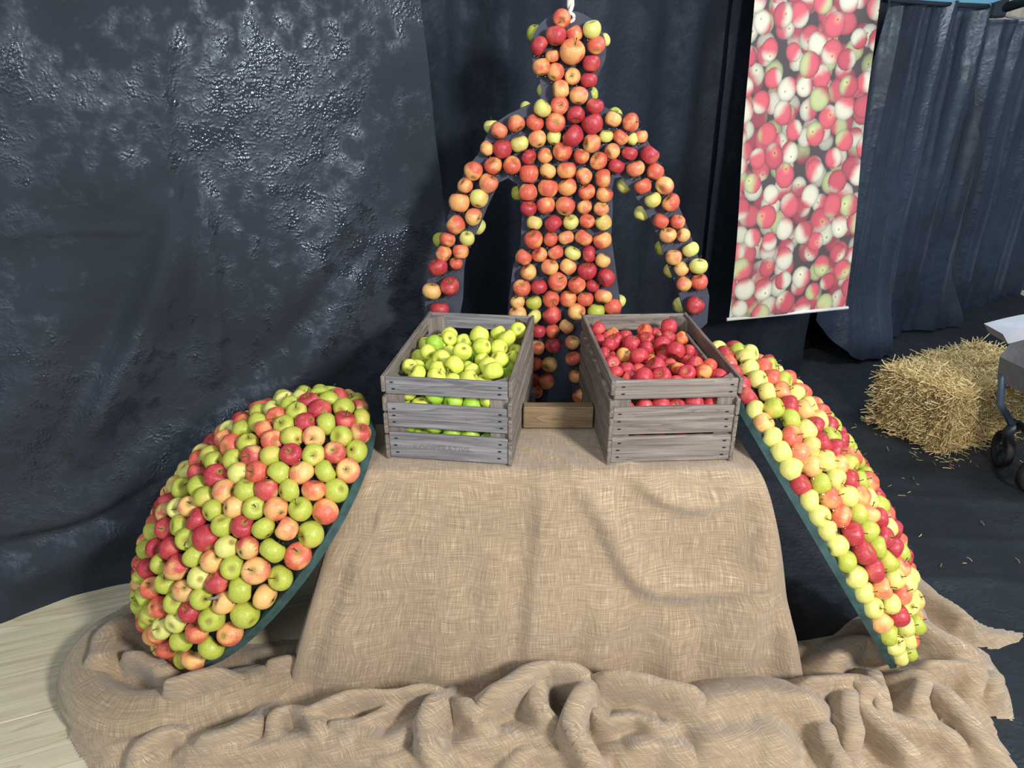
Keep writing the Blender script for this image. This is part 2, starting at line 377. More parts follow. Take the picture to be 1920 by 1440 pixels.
for x0, x1 in ((-0.6, 2.0), (1.7, 3.1)):
    A, B = wall_pt(x0)+np.array([-.12,.22]), wall_pt(x1)+np.array([-.12,.22])
    m.add([(A[0],A[1],0),(B[0],B[1],0),(B[0],B[1],2.1),(A[0],A[1],2.1),(A[0]-.01,A[1]+.02,0),(B[0]-.01,B[1]+.02,0),(B[0]-.01,B[1]+.02,2.1),(A[0]-.01,A[1]+.02,2.1)], [(0,1,2,3),(7,6,5,4),(0,4,5,1),(3,2,6,7),(0,3,7,4),(1,5,6,2)])
tag(m.build('wall_backing', M_BACK), 'black lining showing in the gaps between the curtain sheets', 'curtain', kind='structure')

# ------------------------------------------------------------------ tent corner and hall wall, upper right
C0 = wall_pt(2.93); Cn = np.array([C0[0]+.02, C0[1]-.03, 2.15])
tent = empty('tent_frame', (Cn[0], Cn[1], 2.15)); tag(tent, 'blue tent roof corner on dark metal bars above the right curtain', 'tent')
t_ = NT('blue_tent_fabric'); nn = t_.noise(t_.coord('Object'), 3, 3)
t_.set(t_.mix(nn, srgb(122, 190, 214), srgb(156, 214, 232)), 0.6, 0.3); M_TENT = t_.m
tr = t_.n.new('ShaderNodeBsdfTranslucent'); tr.inputs[0].default_value = srgb(150, 214, 236); mx = t_.n.new('ShaderNodeMixShader'); mx.inputs[0].default_value = 0.6
t_.link(t_.b.outputs[0], mx.inputs[1]); t_.link(tr.outputs[0], mx.inputs[2]); t_.link(mx.outputs[0], t_.n['Material Output'].inputs[0])
M_DARKBAR = mat_plain('dark_tent_bar', srgb(46, 56, 62), 0.45, 0.3)
wd = np.array([-0.838, -0.545, 0]); inn = np.array([0.545, -0.838, 0])
nu, nv = 24, 14; VV = []
for j in range(nv):
    for i in range(nu):
        s, t = i/(nu-1)*1.5, j/(nv-1)*0.75
        VV.append(wd*s + inn*t + np.array([0, 0, 0.02 + 0.42*t - 0.02*math.sin(math.pi*min(1, s/1.5))*(1-t)]) )
obj('roof_fabric', mesh('roof_fabric', VV, grid_faces(nu, nv), True), M_TENT, tent)
m = MB(); m.tube([np.zeros(3), wd*1.5], .016, 8); m.build('back_bar', M_DARKBAR, tent, True)
m = MB(); m.tube([(0,0,-.02), inn*0.9+np.array([0.25,0,.30])], .03, 8); m.build('side_bar', M_DARKBAR, tent, True)
m = MB(); m.box((-.05,-.05,-.06), (.05,.05,.05), .012); m.build('corner_bracket', M_DARKBAR, tent)
m = MB(); q = [np.array(wall_pt(2.95+1.3*s)) for s in (0,.2,.45,.7,1)]
m.tube([(p[0], p[1]-.05, 2.115-.02*math.sin(i*1.6)) for i, p in enumerate(q)], .008, 6)
tag(m.build('hanging_rail', M_STEEL, None, True), 'thin pale rail holding the far right curtain', 'rail')
t_ = NT('corrugated_hall_wall'); t_.set(t_.mix(t_.noise(t_.coord('Object'), 2, 3), srgb(196, 180, 158), srgb(222, 208, 188)), 0.7, 0.3); M_CORR = t_.m
V_ = []; n = 160
for i in range(n):
    x = 3.2+4.8*i/(n-1); y = 7.6 + 0.02*math.sin(i*1.57)
    V_ += [(x, y, 0.0), (x, y, 4.0)]
hw = obj('wall_back', mesh('wall_back', V_, [(2*i, 2*i+2, 2*i+3, 2*i+1) for i in range(n-1)]), M_CORR)
tag(hw, 'pale corrugated hall wall beyond the tent corner', 'wall', kind='structure')

# ------------------------------------------------------------------ printed banner
bl, br = np.array([1.105, 3.51, 0.652]), np.array([1.787, 3.70, 0.652])
tl, trr = np.array([1.085, 3.755, 2.45]), np.array([1.785, 4.07, 2.45])
NU, NVb = 220, 540
WB, HB = 0.71, 1.80
Ub, Vb = np.meshgrid(np.linspace(0, WB, NU), np.linspace(0, HB, NVb))
colr = np.zeros(Ub.shape+(3,)); colr[:] = (0.045, 0.028, 0.024)
rb = np.random.default_rng(5)
pts = []
for layer in range(3):
    cnt = 0
    for _ in range(4000):
        p = np.array([rb.uniform(-.03, WB+.03), rb.uniform(-.03, HB+.03)])
        if all((p[0]-q[0])**2+(p[1]-q[1])**2 > (0.094)**2 for q in pts if q[2] == layer): pts.append((p[0], p[1], layer)); cnt += 1
        if cnt > 105: break
red1, red2, cream, grn = np.array([.62,.085,.105]), np.array([.50,.06,.08]), np.array([.66,.62,.46]), np.array([.48,.50,.22])
for x, y, layer in pts:
    r = rb.uniform(.047, .062); ang = rb.uniform(0, 6.28); e = rb.uniform(.88, 1.0)
    dx, dy = Ub-x, Vb-y; c_, s_ = math.cos(ang), math.sin(ang)
    lx, ly = (dx*c_+dy*s_)/r, (-dx*s_+dy*c_)/(r*e); rr = np.hypot(lx, ly); msk = rr < 1
    bias = rb.uniform(-.8, .75)
    f = sstep(-.35, .45, lx + bias + 0.25*fbm(Ub*30, Vb*30, 120, 2))[..., None]
    k = (red1 if rb.random() < .6 else red2); cr = cream if rb.random() < .72 else grn
    cc = k*(1-f) + cr*f
    if rb.random() < .45:      # stalk hollow shown in the print
        hx, hy = rb.uniform(.2, .5), rb.uniform(-.25, .25); hd = np.hypot(lx-hx, ly-hy)
        cc = cc*(1-.75*np.exp(-(hd/.12)**2))[..., None] + (np.array([.5,.52,.16])*np.exp(-(hd/.26)**2)[..., None])*.5*(1-np.exp(-(hd/.1)**2))[..., None]
    cc = cc*(1-.6*np.clip(rr, 0, 1)**5)[..., None]*(1.0 if layer == 2 else (.8 if layer == 1 else .55))
    colr[msk] = cc[msk]
s_, t_v = Ub/WB, Vb/HB
Pb = (bl*(1-s_)[...,None]+br*s_[...,None])*(1-t_v)[...,None] + (tl*(1-s_)[...,None]+trr*s_[...,None])*t_v[...,None]
nb = np.array([0.42, -0.90, -0.1]); Pb = Pb + nb*(0.012*np.sin(s_*5+t_v*3)+0.008*np.sin(t_v*9))[...,None]
ban = empty('apple_banner', bl); tag(ban, 'long printed banner showing red and cream apples on the dark curtain', 'banner')
mb_ = mesh('print', (Pb-bl).reshape(-1, 3), grid_faces(NU, NVb), True)
ca = mb_.color_attributes.new('print', 'FLOAT_COLOR', 'POINT'); ca.data.foreach_set('color', np.c_[colr.reshape(-1, 3), np.ones(NU*NVb)].astype(np.float32).ravel())
t_ = NT('banner_print'); at = t_.n.new('ShaderNodeAttribute'); at.attribute_name = 'print'; t_.set(t_.mix(0.05, at.outputs['Color'], srgb(225, 225, 235)), 0.36, 0.6); M_BAN = t_.m
obj('print_sheet', mb_, M_BAN, ban)
dirb = (br-bl)/np.linalg.norm(br-bl); m = MB(); m.tube([-dirb*.012+np.array([0,0,-.004]), (br-bl)+dirb*.004+np.array([0,0,-.004])], .009, 10)
tag(m.build('bottom_bar', mat_plain('white_banner_bar', srgb(220, 218, 214), .4), ban, True), 'white bottom bar')

# ------------------------------------------------------------------ burlap tablecloth over a table
TX0, TX1, TY0, TY1, TZ = -0.462, 0.722, 1.843, 2.135, 0.75
tab = empty('trestle_table', ((TX0+TX1)/2, (TY0+TY1)/2, 0)); tag(tab, 'table hidden under the tan burlap cloth', 'table')
m = MB(); m.box((-.57,-.135,.705), (.57,.135,.745), .004); m.build('tabletop', M_BEAM, tab)
for sx in (-1, 1):
    for sy in (-1, 1):
        m = MB(); m.box((sx*.53-.025, sy*.10-.025, 0), (sx*.53+.025, sy*.10+.025, .705), .003); m.build('leg', M_BEAM, tab)

def front_w(px):   # pixels onto the sloping front of the cloth -> (x along edge fraction, t down)
    out = []
    for x, y in px:
        d = ray(x, y); Y = 1.83
        for _ in range(6):
            q = CAMP + d*(Y/d[1]); tt = min(max((TZ-q[2])/TZ, 0), 1); Y = TY0 - 0.125*tt
        out.append((q[0], q[2]))
    return out
FR = [(front_w([(1022,892),(1018,980),(1005,1120),(990,1290)]), .018, .17, .035),
      (front_w([(1081,882),(1142,979),(1183,1055),(1224,1091),(1295,1096),(1367,1076),(1387,1030),(1418,928)]), .026, .05, .05),
      (front_w([(1188,871),(1219,907),(1255,928),(1306,938),(1357,917),(1408,882)]), .020, .03, .035),
      (front_w([(1423,902),(1403,1004),(1357,1132),(1326,1219),(1311,1270)]), .030, .05, .07),
      (front_w([(1458,1004),(1448,1106),(1440,1208),(1440,1300)]), .035, .04, .04),
      (front_w([(734,1004),(729,1157),(731,1285)]), .022, .10, .035),
      (front_w([(678,902),(680,1055),(665,1285)]), .016, .05, .06),
      (front_w([(600,1150),(590,1290)]), .03, .05, .05), (front_w([(665,1120),(655,1300)]), .022, .05, .02), (front_w([(1395,1150),(1375,1300)]), .03, .05, .04), (front_w([(1255,1180),(1250,1300)]), .022, .05, .05), (front_w([(930,1050),(920,1290)]), .014, .05, .06), (front_w([(860,1120),(850,1290)]), .018, .07, .08), (front_w([(1130,1120),(1120,1290)]), .02, .08, .07)]
NX, NY, NT_ = 200, 50, 120
xs = np.linspace(TX0, TX1, NX); ys = np.linspace(TY0, TY1, NY)
XX, YY = np.meshgrid(xs, ys)
topr = ridge_field(np.c_[XX.ravel(), YY.ravel()], [([on_z(x,y,.75)[:2] for x,y in ((960,838),(1010,852),(1050,866),(1085,884))], .014, .03, .012), ([on_z(x,y,.75)[:2] for x,y in ((1150,862),(1190,872))], .01, .02, .02)])
verts = [tuple(v) for v in np.c_[XX.ravel(), YY.ravel(), TZ+0.003+topr+0.0025*fbm(XX.ravel()*9, YY.ravel()*9, 20, 2)]]
uvs = [(x, y) for x, y in zip(XX.ravel(), YY.ravel())]
faces = grid_faces(NX, NY)
# perimeter, counter-clockwise from the front left corner
per = [(i, 0) for i in range(NX)] + [(NX-1, j) for j in range(1, NY)] + [(i, NY-1) for i in range(NX-2, -1, -1)] + [(0, j) for j in range(NY-2, 0, -1)]
PX = np.array([xs[i] for i, j in per]); PY = np.array([ys[j] for i, j in per]); npn = len(per)
ox = np.where(PX <= TX0+1e-6, -1.0, np.where(PX >= TX1-1e-6, 1.0, 0)); oy = np.where(PY <= TY0+1e-6, -1.0, np.where(PY >= TY1-1e-6, 1.0, 0))
flL = np.exp(-((PX-TX0)/.22)**2); flR = np.exp(-((PX-TX1)/.16)**2)
arc = np.r_[0, np.cumsum(np.hypot(np.diff(PX), np.diff(PY)))]
ring0 = [j*NX+i for i, j in per]
prev = ring0
for r in range(1, NT_+1):
    t = r/NT_; zz = TZ*(1-t)+0.004
    bend = 1-math.exp(-t/0.03)
    outx = ox*(0.012*bend + 0.16*t) ; outy = oy*(0.012*bend + 0.10*t)
    outx = outx + np.where(PY < TY0+.25, (-0.235*flL*np.where(ox >= 0, 1, .35) + 0.19*flR*np.where(ox <= 0, 1, .2)), 0)*t**0.9*np.where(oy < 0, 1, np.exp(-((PY-TY0)/.12)**2))
    cz = 0.003*(1-bend)
    pts2 = np.c_[PX, np.full(npn, zz)]
    fr = ridge_field(pts2, FR)*1.6
    fr = np.where(oy < 0, fr, 0)
    wob = 0.03*t*np.sin(arc*17+1.0)*np.where(oy < 0, 0.15, 1.0) + 0.012*t*fbm(arc*4, np.full(npn, t*2), 22, 2)
    x2 = PX + outx + np.where(oy == 0, ox*wob, 0); y2 = PY + outy + oy*(fr*bend + np.where(oy != 0, wob, 0))
    n0 = len(verts); verts += [(x2[i], y2[i], zz+cz) for i in range(npn)]
    uvs += [(PX[i] + ox[i]*t*TZ, PY[i] + oy[i]*t*TZ) for i in range(npn)]
    cur = list(range(n0, n0+npn))
    for i in range(npn):
        k2 = (i+1) % npn; faces.append((prev[i], cur[i], cur[k2], prev[k2]))
    prev = cur
cl = obj('burlap_tablecloth', mesh('burlap_tablecloth', verts, faces, True, uvs), M_BURLAP)
for nm_, x0_, x1_ in (('crate', -.40, .085), ('crate', .26, .70)):
    sp_ = empty('support_trestle', ((x0_+x1_)/2, 2.42, 0)); tag(sp_, 'low wooden trestle holding up the back of the %s crate' % ('left' if x0_ < 0 else 'right'), 'trestle', 'trestles behind the table')
    hw2 = (x1_-x0_)/2; m = MB(); m.box((-hw2, -.025, .685), (hw2, .025, .751), .003); m.build('beam', M_CRATE_X, sp_)
    for sx in (-1, 1):
        m = MB(); m.box((sx*(hw2-.06)-.022, -.02, 0), (sx*(hw2-.06)+.022, .02, .685), .003); m.build('leg', M_CRATE_Z, sp_)
tag(cl, 'tan burlap cloth draped over the table under the two crates', 'tablecloth')

# ------------------------------------------------------------------ burlap heap on the floor
ZG = 0.06
def F_(px, z=ZG): return [on_z(x, y, z)[:2] for x, y in px]
HR = [  # traced folds: (pixels, height, width away, width near)
 ([(150,1255),(165,1300),(255,1325),(345,1312),(455,1278),(545,1258)], .05, .06, .085), ([(112,1330),(150,1385),(230,1405),(300,1400)], .03, .04, .04), ([(262,1150),(203,1185),(190,1230),(152,1245)], .09, .05, .07),
 ([(227,1231),(269,1236),(325,1273)], .10, .04, .05), ([(306,1288),(380,1264),(430,1250)], .14, .03, .05), ([(120,1330),(165,1380),(240,1400)], .03, .06, .03),
 ([(255,1428),(278,1395),(320,1374),(338,1381)], .065, .04, .03), ([(362,1395),(437,1377),(475,1353),(492,1332)], .085, .05, .035),
 ([(508,1372),(517,1339),(545,1325),(578,1339),(597,1367),(588,1386)], .085, .022, .03), ([(550,1323),(592,1328),(662,1306),(756,1300),(803,1288),(827,1297)], .10, .035, .03),
 ([(606,1362),(662,1360),(709,1344),(756,1316)], .07, .025, .025), ([(616,1356),(686,1391),(719,1402),(766,1381),(817,1350)], .065, .05, .028),
 ([(824,1292),(796,1340),(794,1391),(817,1437)], .10, .05, .03), ([(859,1302),(897,1353),(925,1372)], .09, .03, .05), ([(362,1419),(475,1409),(616,1390),(700,1425)], .05, .05, .05),
 ([(873,1334),(934,1326),(1000,1316)], .075, .03, .022), ([(850,1400),(930,1395),(990,1380),(1060,1400)], .06, .06, .04), ([(960,1440),(990,1410),(1060,1420),(1110,1440)], .055, .04, .03),
 ([(900,1316),(969,1280),(1017,1254),(1075,1257),(1105,1268)], .145, .06, .04), ([(1011,1265),(1007,1323),(1049,1362)], .11, .03, .05),
 ([(1112,1264),(1088,1296),(1068,1344),(1075,1376),(1123,1435)], .135, .04, .03), ([(1112,1264),(1165,1270),(1229,1283),(1282,1296),(1314,1320)], .145, .05, .06),
 ([(1100,1300),(1128,1358),(1197,1350),(1240,1374),(1272,1344)], .08, .05, .022), ([(1251,1325),(1272,1302),(1300,1300)], .10, .02, .02),
 ([(1300,1345),(1345,1318),(1400,1306),(1457,1306),(1511,1320),(1537,1350)], .105, .09, .10), ([(1300,1400),(1400,1390),(1500,1400)], .085, .12, .12), ([(1537,1345),(1548,1397),(1590,1450)], .10, .04, .022),
 ([(1500,1284),(1596,1273),(1624,1286),(1627,1310)], .12, .05, .04), ([(1596,1279),(1593,1334),(1606,1397)], .11, .022, .05), ([(1601,1312),(1643,1350),(1696,1413),(1728,1445)], .085, .04, .03),
 ([(1649,1352),(1750,1371),(1829,1419)], .06, .05, .04), ([(1560,1250),(1585,1225),(1617,1201),(1654,1217)], .09, .05, .04), ([(1627,1243),(1654,1320),(1680,1334)], .10, .03, .03),
 ([(1686,1259),(1723,1270),(1718,1312),(1750,1328)], .10, .03, .03), ([(1734,1275),(1803,1344),(1845,1397),(1898,1429)], .085, .05, .03), ([(1723,1252),(1803,1252),(1856,1265)], .085, .04, .05),
 ([(1856,1254),(1866,1312),(1893,1344)], .06, .03, .03), ([(1700,1120),(1718,1169),(1771,1206),(1845,1238)], .09, .05, .05), ([(1700,1100),(1771,1132),(1829,1178),(1882,1203),(1909,1199)], .075, .03, .035),
 ([(1740,1200),(1790,1230),(1840,1290)], .07, .03, .05), ([(500,1250),(530,1240),(556,1236)], .08, .04, .04), ([(1420,1330),(1440,1400),(1450,1450)], .07, .05, .06), ([(700,1440),(760,1420),(800,1440)], .05, .04, .04),
 ([(560,1400),(640,1425),(760,1432)], .04, .05, .03), ([(1180,1410),(1240,1400),(1300,1430)], .07, .06, .05)]
HR2 = [(np.array(F_(p, h*1.25))+np.array([0, .40*h*1.25]), h*1.4, a_*.92, b_*.56) for p, h, a_, b_ in HR]
outl = np.array(F_([(545,1200),(430,1215),(330,1190),(262,1120),(215,1150),(175,1200),(130,1265),(110,1310),(130,1385),(180,1440),(230,1520),(330,1600),(1700,1600),(1930,1500),(1905,1440),(1870,1390),(1845,1340),(1893,1349),(1888,1320),(1870,1265),(1845,1230),(1800,1205),(1860,1218),(1908,1206),(1910,1188),(1850,1178),(1790,1145),(1750,1105),(1715,1068),(1680,1060),(1640,1130),(1560,1190),(1500,1200)], 0.0))
outl = np.vstack([outl, [[0.80, 1.90], [-0.58, 1.90]]])
def seg_dist(P, poly):
    best = np.full(len(P), 1e9); inside = np.zeros(len(P), bool); n = len(poly)
    for i in range(n):
        a_, b_ = poly[i], poly[(i+1) % n]; d = b_-a_; r = P-a_; t = np.clip((r@d)/(d@d+1e-12), 0, 1)
        best = np.minimum(best, np.hypot(r[:,0]-t*d[0], r[:,1]-t*d[1]))
        c = ((a_[1] > P[:,1]) != (b_[1] > P[:,1])); xi = a_[0]+(P[:,1]-a_[1])/(b_[1]-a_[1]+1e-12)*d[0]; inside ^= c & (P[:,0] < xi)
    return np.where(inside, best, -best)
gx = np.arange(-1.75, 2.05, 0.009); gy = np.arange(1.15, 2.36, 0.009); GX, GY = np.meshgrid(gx, gy)
P2 = np.c_[GX.ravel(), GY.ravel()]
wx = 0.018*fbm(P2[:,0]*5, P2[:,1]*5, 30, 3); wy = 0.018*fbm(P2[:,0]*5, P2[:,1]*5, 34, 3)
sd = seg_dist(P2 + np.c_[wx, wy]*.8, outl)
hh = ridge_field(P2 + .5*np.c_[wx, wy], HR2, 6.0, True)
hh = 0.016 + hh + 0.012*np.clip(fbm(P2[:,0]*4, P2[:,1]*4, 36, 3)+.2, 0, 1) + 0.004*fbm(P2[:,0]*14, P2[:,1]*14, 38, 2) + 0.010*np.clip(1-5.5*np.abs(fbm(P2[:,0]*3.2+2*wx*20, P2[:,1]*4.2+2*wy*20, 46, 2)), 0, 1)**1.5
hg = hh.reshape(GX.shape)
for _ in range(2):
    hp = np.pad(hg, 1, mode='edge'); hg = (hp[:-2,1:-1]+hp[2:,1:-1]+hp[1:-1,:-2]+hp[1:-1,2:]+2*hg)/6
hh = hg.ravel()
edge = sstep(-0.012, 0.05, sd); hz = hh*edge + 0.004*(sd > -.02)
# lean folds towards the viewer so crests overhang a little
gyy, gxx = np.gradient(hz.reshape(GX.shape), 0.009)
bl_ = hz.reshape(GX.shape)
Xs = GX - 0.10*bl_*np.tanh(gxx*1.5) ; Ys = GY - 0.42*bl_
keep = (sd.reshape(GX.shape) > -0.012); kk = keep[:-1,:-1] & keep[1:,:-1] & keep[:-1,1:] & keep[1:,1:]
F = grid_faces(len(gx), len(gy), kk); used = sorted({i for f in F for i in f}); mp = {u: i for i, u in enumerate(used)}
Vh = np.c_[Xs.ravel(), Ys.ravel(), hz][used]; uvh = np.c_[GX.ravel()*.93+GY.ravel()*.36 + .5*hz, GY.ravel()*.93-GX.ravel()*.36+hz][used]
heap = obj('burlap_heap', mesh('burlap_heap', Vh, [tuple(mp[i] for i in f) for f in F], True, uvh), M_BURLAP)
tag(heap, 'crumpled tan burlap bunched on the floor in front of the table', 'burlap')

# greyer burlap bundled into a thick roll round the foot of the left shell
M_BURLAP_G = mat_burlap('burlap_grey_tan', srgb(116, 99, 78), srgb(176, 155, 124), srgb(214, 197, 164))
ctl = np.array([np.r_[on_z(x, y, r*.72), r] for x, y, r in ((300,1150,.035),(235,1172,.05),(185,1212,.056),(158,1268,.060),(180,1318,.064),(250,1343,.068),(340,1332,.068),(445,1300,.062),(520,1276,.05),(562,1262,.036))])
path = []
for i in range(len(ctl)-1):
    p0, p1, p2, p3 = ctl[max(i-1, 0)], ctl[i], ctl[i+1], ctl[min(i+2, len(ctl)-1)]
    for t in np.linspace(0, 1, 14, endpoint=False): path.append(0.5*((2*p1)+(-p0+p2)*t+(2*p0-5*p1+4*p2-p3)*t*t+(-p0+3*p1-3*p2+p3)*t**3))
path = np.array(path); ln = np.r_[0, np.cumsum(np.linalg.norm(np.diff(path[:, :2], axis=0), axis=1))]; nsg = 44; V = []; UVr = []
for i in range(len(path)):
    tg = path[min(i+1, len(path)-1)]-path[max(i-1, 0)]; tg = tg[:2]/np.linalg.norm(tg[:2]); sd_ = np.array([-tg[1], tg[0]])
    th_ = np.linspace(0, 2*math.pi, nsg+1)
    wr = 1 + 0.16*np.array(fbm(ln[i]*5+np.cos(th_)*1.2, np.sin(th_)*1.6+3+ln[i]*1.5, 160, 3)) + 0.10*np.abs(np.sin(th_*2.5+ln[i]*4+1.5*math.sin(ln[i]*6)))
    wr *= min(1, .25+i/6, .25+(len(path)-1-i)/6); wr[-1] = wr[0]
    for k_ in range(nsg+1):
        r = path[i, 3]*wr[k_]; x_ = sd_*math.cos(th_[k_])*r*1.22
        V.append((path[i,0]+x_[0], path[i,1]+x_[1], max(.006, path[i,2]+math.sin(th_[k_])*r*.98))); UVr.append((ln[i], th_[k_]*.062))
roll = obj('burlap_roll', mesh('burlap_roll', V, grid_faces(nsg+1, len(path)), True, UVr), M_BURLAP_G)
tag(roll, 'thick greyish burlap roll bunched around the foot of the left shell', 'burlap')

# ------------------------------------------------------------------ apples
def apple_mesh(name, flat, taper, lobes, seed, nseg=22, nring=15):
    rg = np.random.default_rng(seed); ph0 = rg.uniform(0, 6.28); V = []; Fc = []
    for i in range(nring+1):
        p = math.pi*i/nring
        for k_ in range(nseg):
            th = 2*math.pi*k_/nseg
            r = math.sin(p)**0.86*(1+taper*math.cos(p))
            r *= 1 + lobes*math.cos(5*th+ph0)*(0.35+0.65*(1-math.cos(p))/2) + 0.025*math.cos(th+ph0*2)
            z = flat*math.cos(p)*(1+0.03*math.cos(th+ph0))
            z -= 0.30*math.exp(-(p/0.36)**2); z += 0.20*math.exp(-((math.pi-p)/0.33)**2)
            V.append((r*math.cos(th), r*math.sin(th), z))
    V2 = [(0, 0, flat-.30)]; F2 = []
    for i in range(1, nring): V2 += V[i*nseg:(i+1)*nseg]
    V2.append((0, 0, -flat+.20)); last = len(V2)-1
    for k_ in range(nseg): F2.append((0, 1+k_, 1+(k_+1) % nseg))
    for i in range(nring-2):
        for k_ in range(nseg): F2.append((1+i*nseg+k_, 1+(i+1)*nseg+k_, 1+(i+1)*nseg+(k_+1) % nseg, 1+i*nseg+(k_+1) % nseg))
    b0 = 1+(nring-2)*nseg
    for k_ in range(nseg): F2.append((b0+k_, last, b0+(k_+1) % nseg))
    return mesh(name, V2, F2, True)
SHAPES = [(0.90, .07, .012, 1), (0.96, .09, .02, 2), (0.86, .05, .015, 3), (0.93, .11, .028, 4), (1.0, .06, .01, 5)]
AMESH = {}
for c, mat in AM.items():
    for i, (fl_, tp, lb, sd_) in enumerate(SHAPES):
        mm = apple_mesh('apple_%s_%d' % (c, i), fl_, tp, lb, sd_); mm.materials.append(mat); AMESH[c, i] = mm
STEMS = []
for i in range(3):
    m = MB(); bx_ = (0.06, 0.14, -0.08)[i]; m.tube([(0,0,.50),(bx_*.3,0,.74),(bx_,.03,.95),(bx_*1.9,.06,1.08+.06*i)], [.05,.036,.034,.055], 6)
    ms = mesh('stem', m.v, m.f, True); ms.materials.append(M_STEM); STEMS.append(ms)
m = MB()
for k_ in range(5):
    a_ = 2*math.pi*k_/5; d = np.array([math.cos(a_), math.sin(a_), 0]); e = np.array([-math.sin(a_), math.cos(a_), 0])
    b_ = np.array([0,0,-.68]); m.add([b_+e*.05, b_-e*.05, b_+d*.17+np.array([0,0,-.13]), b_+d*.03+np.array([0,0,.05])], [(0,1,2),(0,2,3),(1,3,2),(0,3,1)])
CALYX = mesh('calyx', m.v, m.f); CALYX.materials.append(M_CALYX)

ap_rng = np.random.default_rng(77)
def quat_axis(ax, spin):
    return Vector((0,0,1)).rotation_difference(Vector(tuple(map(float, ax))).normalized()) @ Quaternion((0,0,1), spin)
def apple(P, r, c, axis, label, group, parts=True):
    o = bpy.data.objects.new(KIND[c], AMESH[c, int(ap_rng.integers(0, 5))]); COL.objects.link(o)
    o.rotation_mode = 'QUATERNION'; o.location = tuple(map(float, P)); o.rotation_quaternion = quat_axis(axis, ap_rng.uniform(0, 6.28))
    e = ap_rng.uniform(.95, 1.05); o.scale = (r*e, r/e, r*ap_rng.uniform(.94, 1.05))
    tag(o, label, 'apple', group)
    ax = np.asarray(axis, float)/np.linalg.norm(axis); tc = CAMP-np.asarray(P, float); tc /= np.linalg.norm(tc)
    if parts and ax@tc > -0.25 and ap_rng.random() < .72: s = bpy.data.objects.new('stem', STEMS[int(ap_rng.integers(0, 3))]); COL.objects.link(s); s.parent = o
    if parts and ax@tc < 0.1: s = bpy.data.objects.new('calyx', CALYX); COL.objects.link(s); s.parent = o
    return o
ORD = ['first','second','third','fourth','fifth','sixth','seventh','eighth','ninth','tenth','eleventh','twelfth','thirteenth','fourteenth','fifteenth','sixteenth','seventeenth','eighteenth','nineteenth','twentieth']
def ordn(i): return ORD[i] if i < 20 else 'twenty-'+ORD[i-20] if i < 29 else 'thirty-'+ORD[i-29]

# ------------------------------------------------------------------ the apple figure
YB = 2.60                                   # front of the cut-out board
poly = []
for k_ in range(0, 21):
    a_ = math.radians(-128 + k_*(256/20)); poly.append((1066+71*math.sin(a_), 93-73*math.cos(a_)))
poly = [(1016,172)] + poly + [(1108,172),(1112,186),(1140,204),(1166,214),(1200,242),(1218,270),(1246,326),(1272,384),(1296,443),(1316,500),(1330,556),(1326,606),(1308,622),(1288,602),(1272,548),(1248,484),(1232,440),(1212,398),(1184,358),(1164,332),(1152,334),(1148,352),(1149,396),(1146,443),(1154,500),(1162,560),(1168,640)]
legs_R = [(.405, .90), (.395, .55), (.36, .22), (.40, .10), (.37, .06), (.26, .06), (.262, .25), (.25, .55), (.215, .86)]
legs_L = [(.165, .86), (.13, .55), (.118, .25), (.12, .06), (.01, .06), (-.015, .10), (.022, .22), (-.012, .55), (-.02, .90)]
polyL = [(950,640),(954,560),(962,500),(976,460),(979,400),(970,346),(953,334),(936,342),(914,388),(900,424),(888,446),(876,470),(870,505),(868,560),(860,606),(838,622),(806,618),(797,596),(797,540),(812,490),(830,440),(846,385),(872,319),(895,291),(921,236),(953,214),(990,197),(1012,188)]
W2 = [on_y(x, y, YB) for x, y in poly] + [np.array([x, YB, z]) for x, z in legs_R+legs_L] + [on_y(x, y, YB) for x, y in polyL]
fig = empty('apple_figure', (0.19, YB, 0.0)); tag(fig, 'slate grey person-shaped board hung from a rope and covered in apples', 'figure')
bm = bmesh.new(); vf = [bm.verts.new((p[0]-.19, 0, p[2])) for p in W2]; f_ = bm.faces.new(vf)
ret = bmesh.ops.extrude_face_region(bm, geom=[f_])
for v in ret['geom']:
    if isinstance(v, bmesh.types.BMVert): v.co.y += 0.018
bmesh.ops.recalc_face_normals(bm, faces=bm.faces[:]); bmesh.ops.triangulate(bm, faces=[f for f in bm.faces if len(f.verts) > 4])
me = bpy.data.meshes.new('board'); bm.to_mesh(me); bm.free(); obj('board', me, M_BOARD, fig)

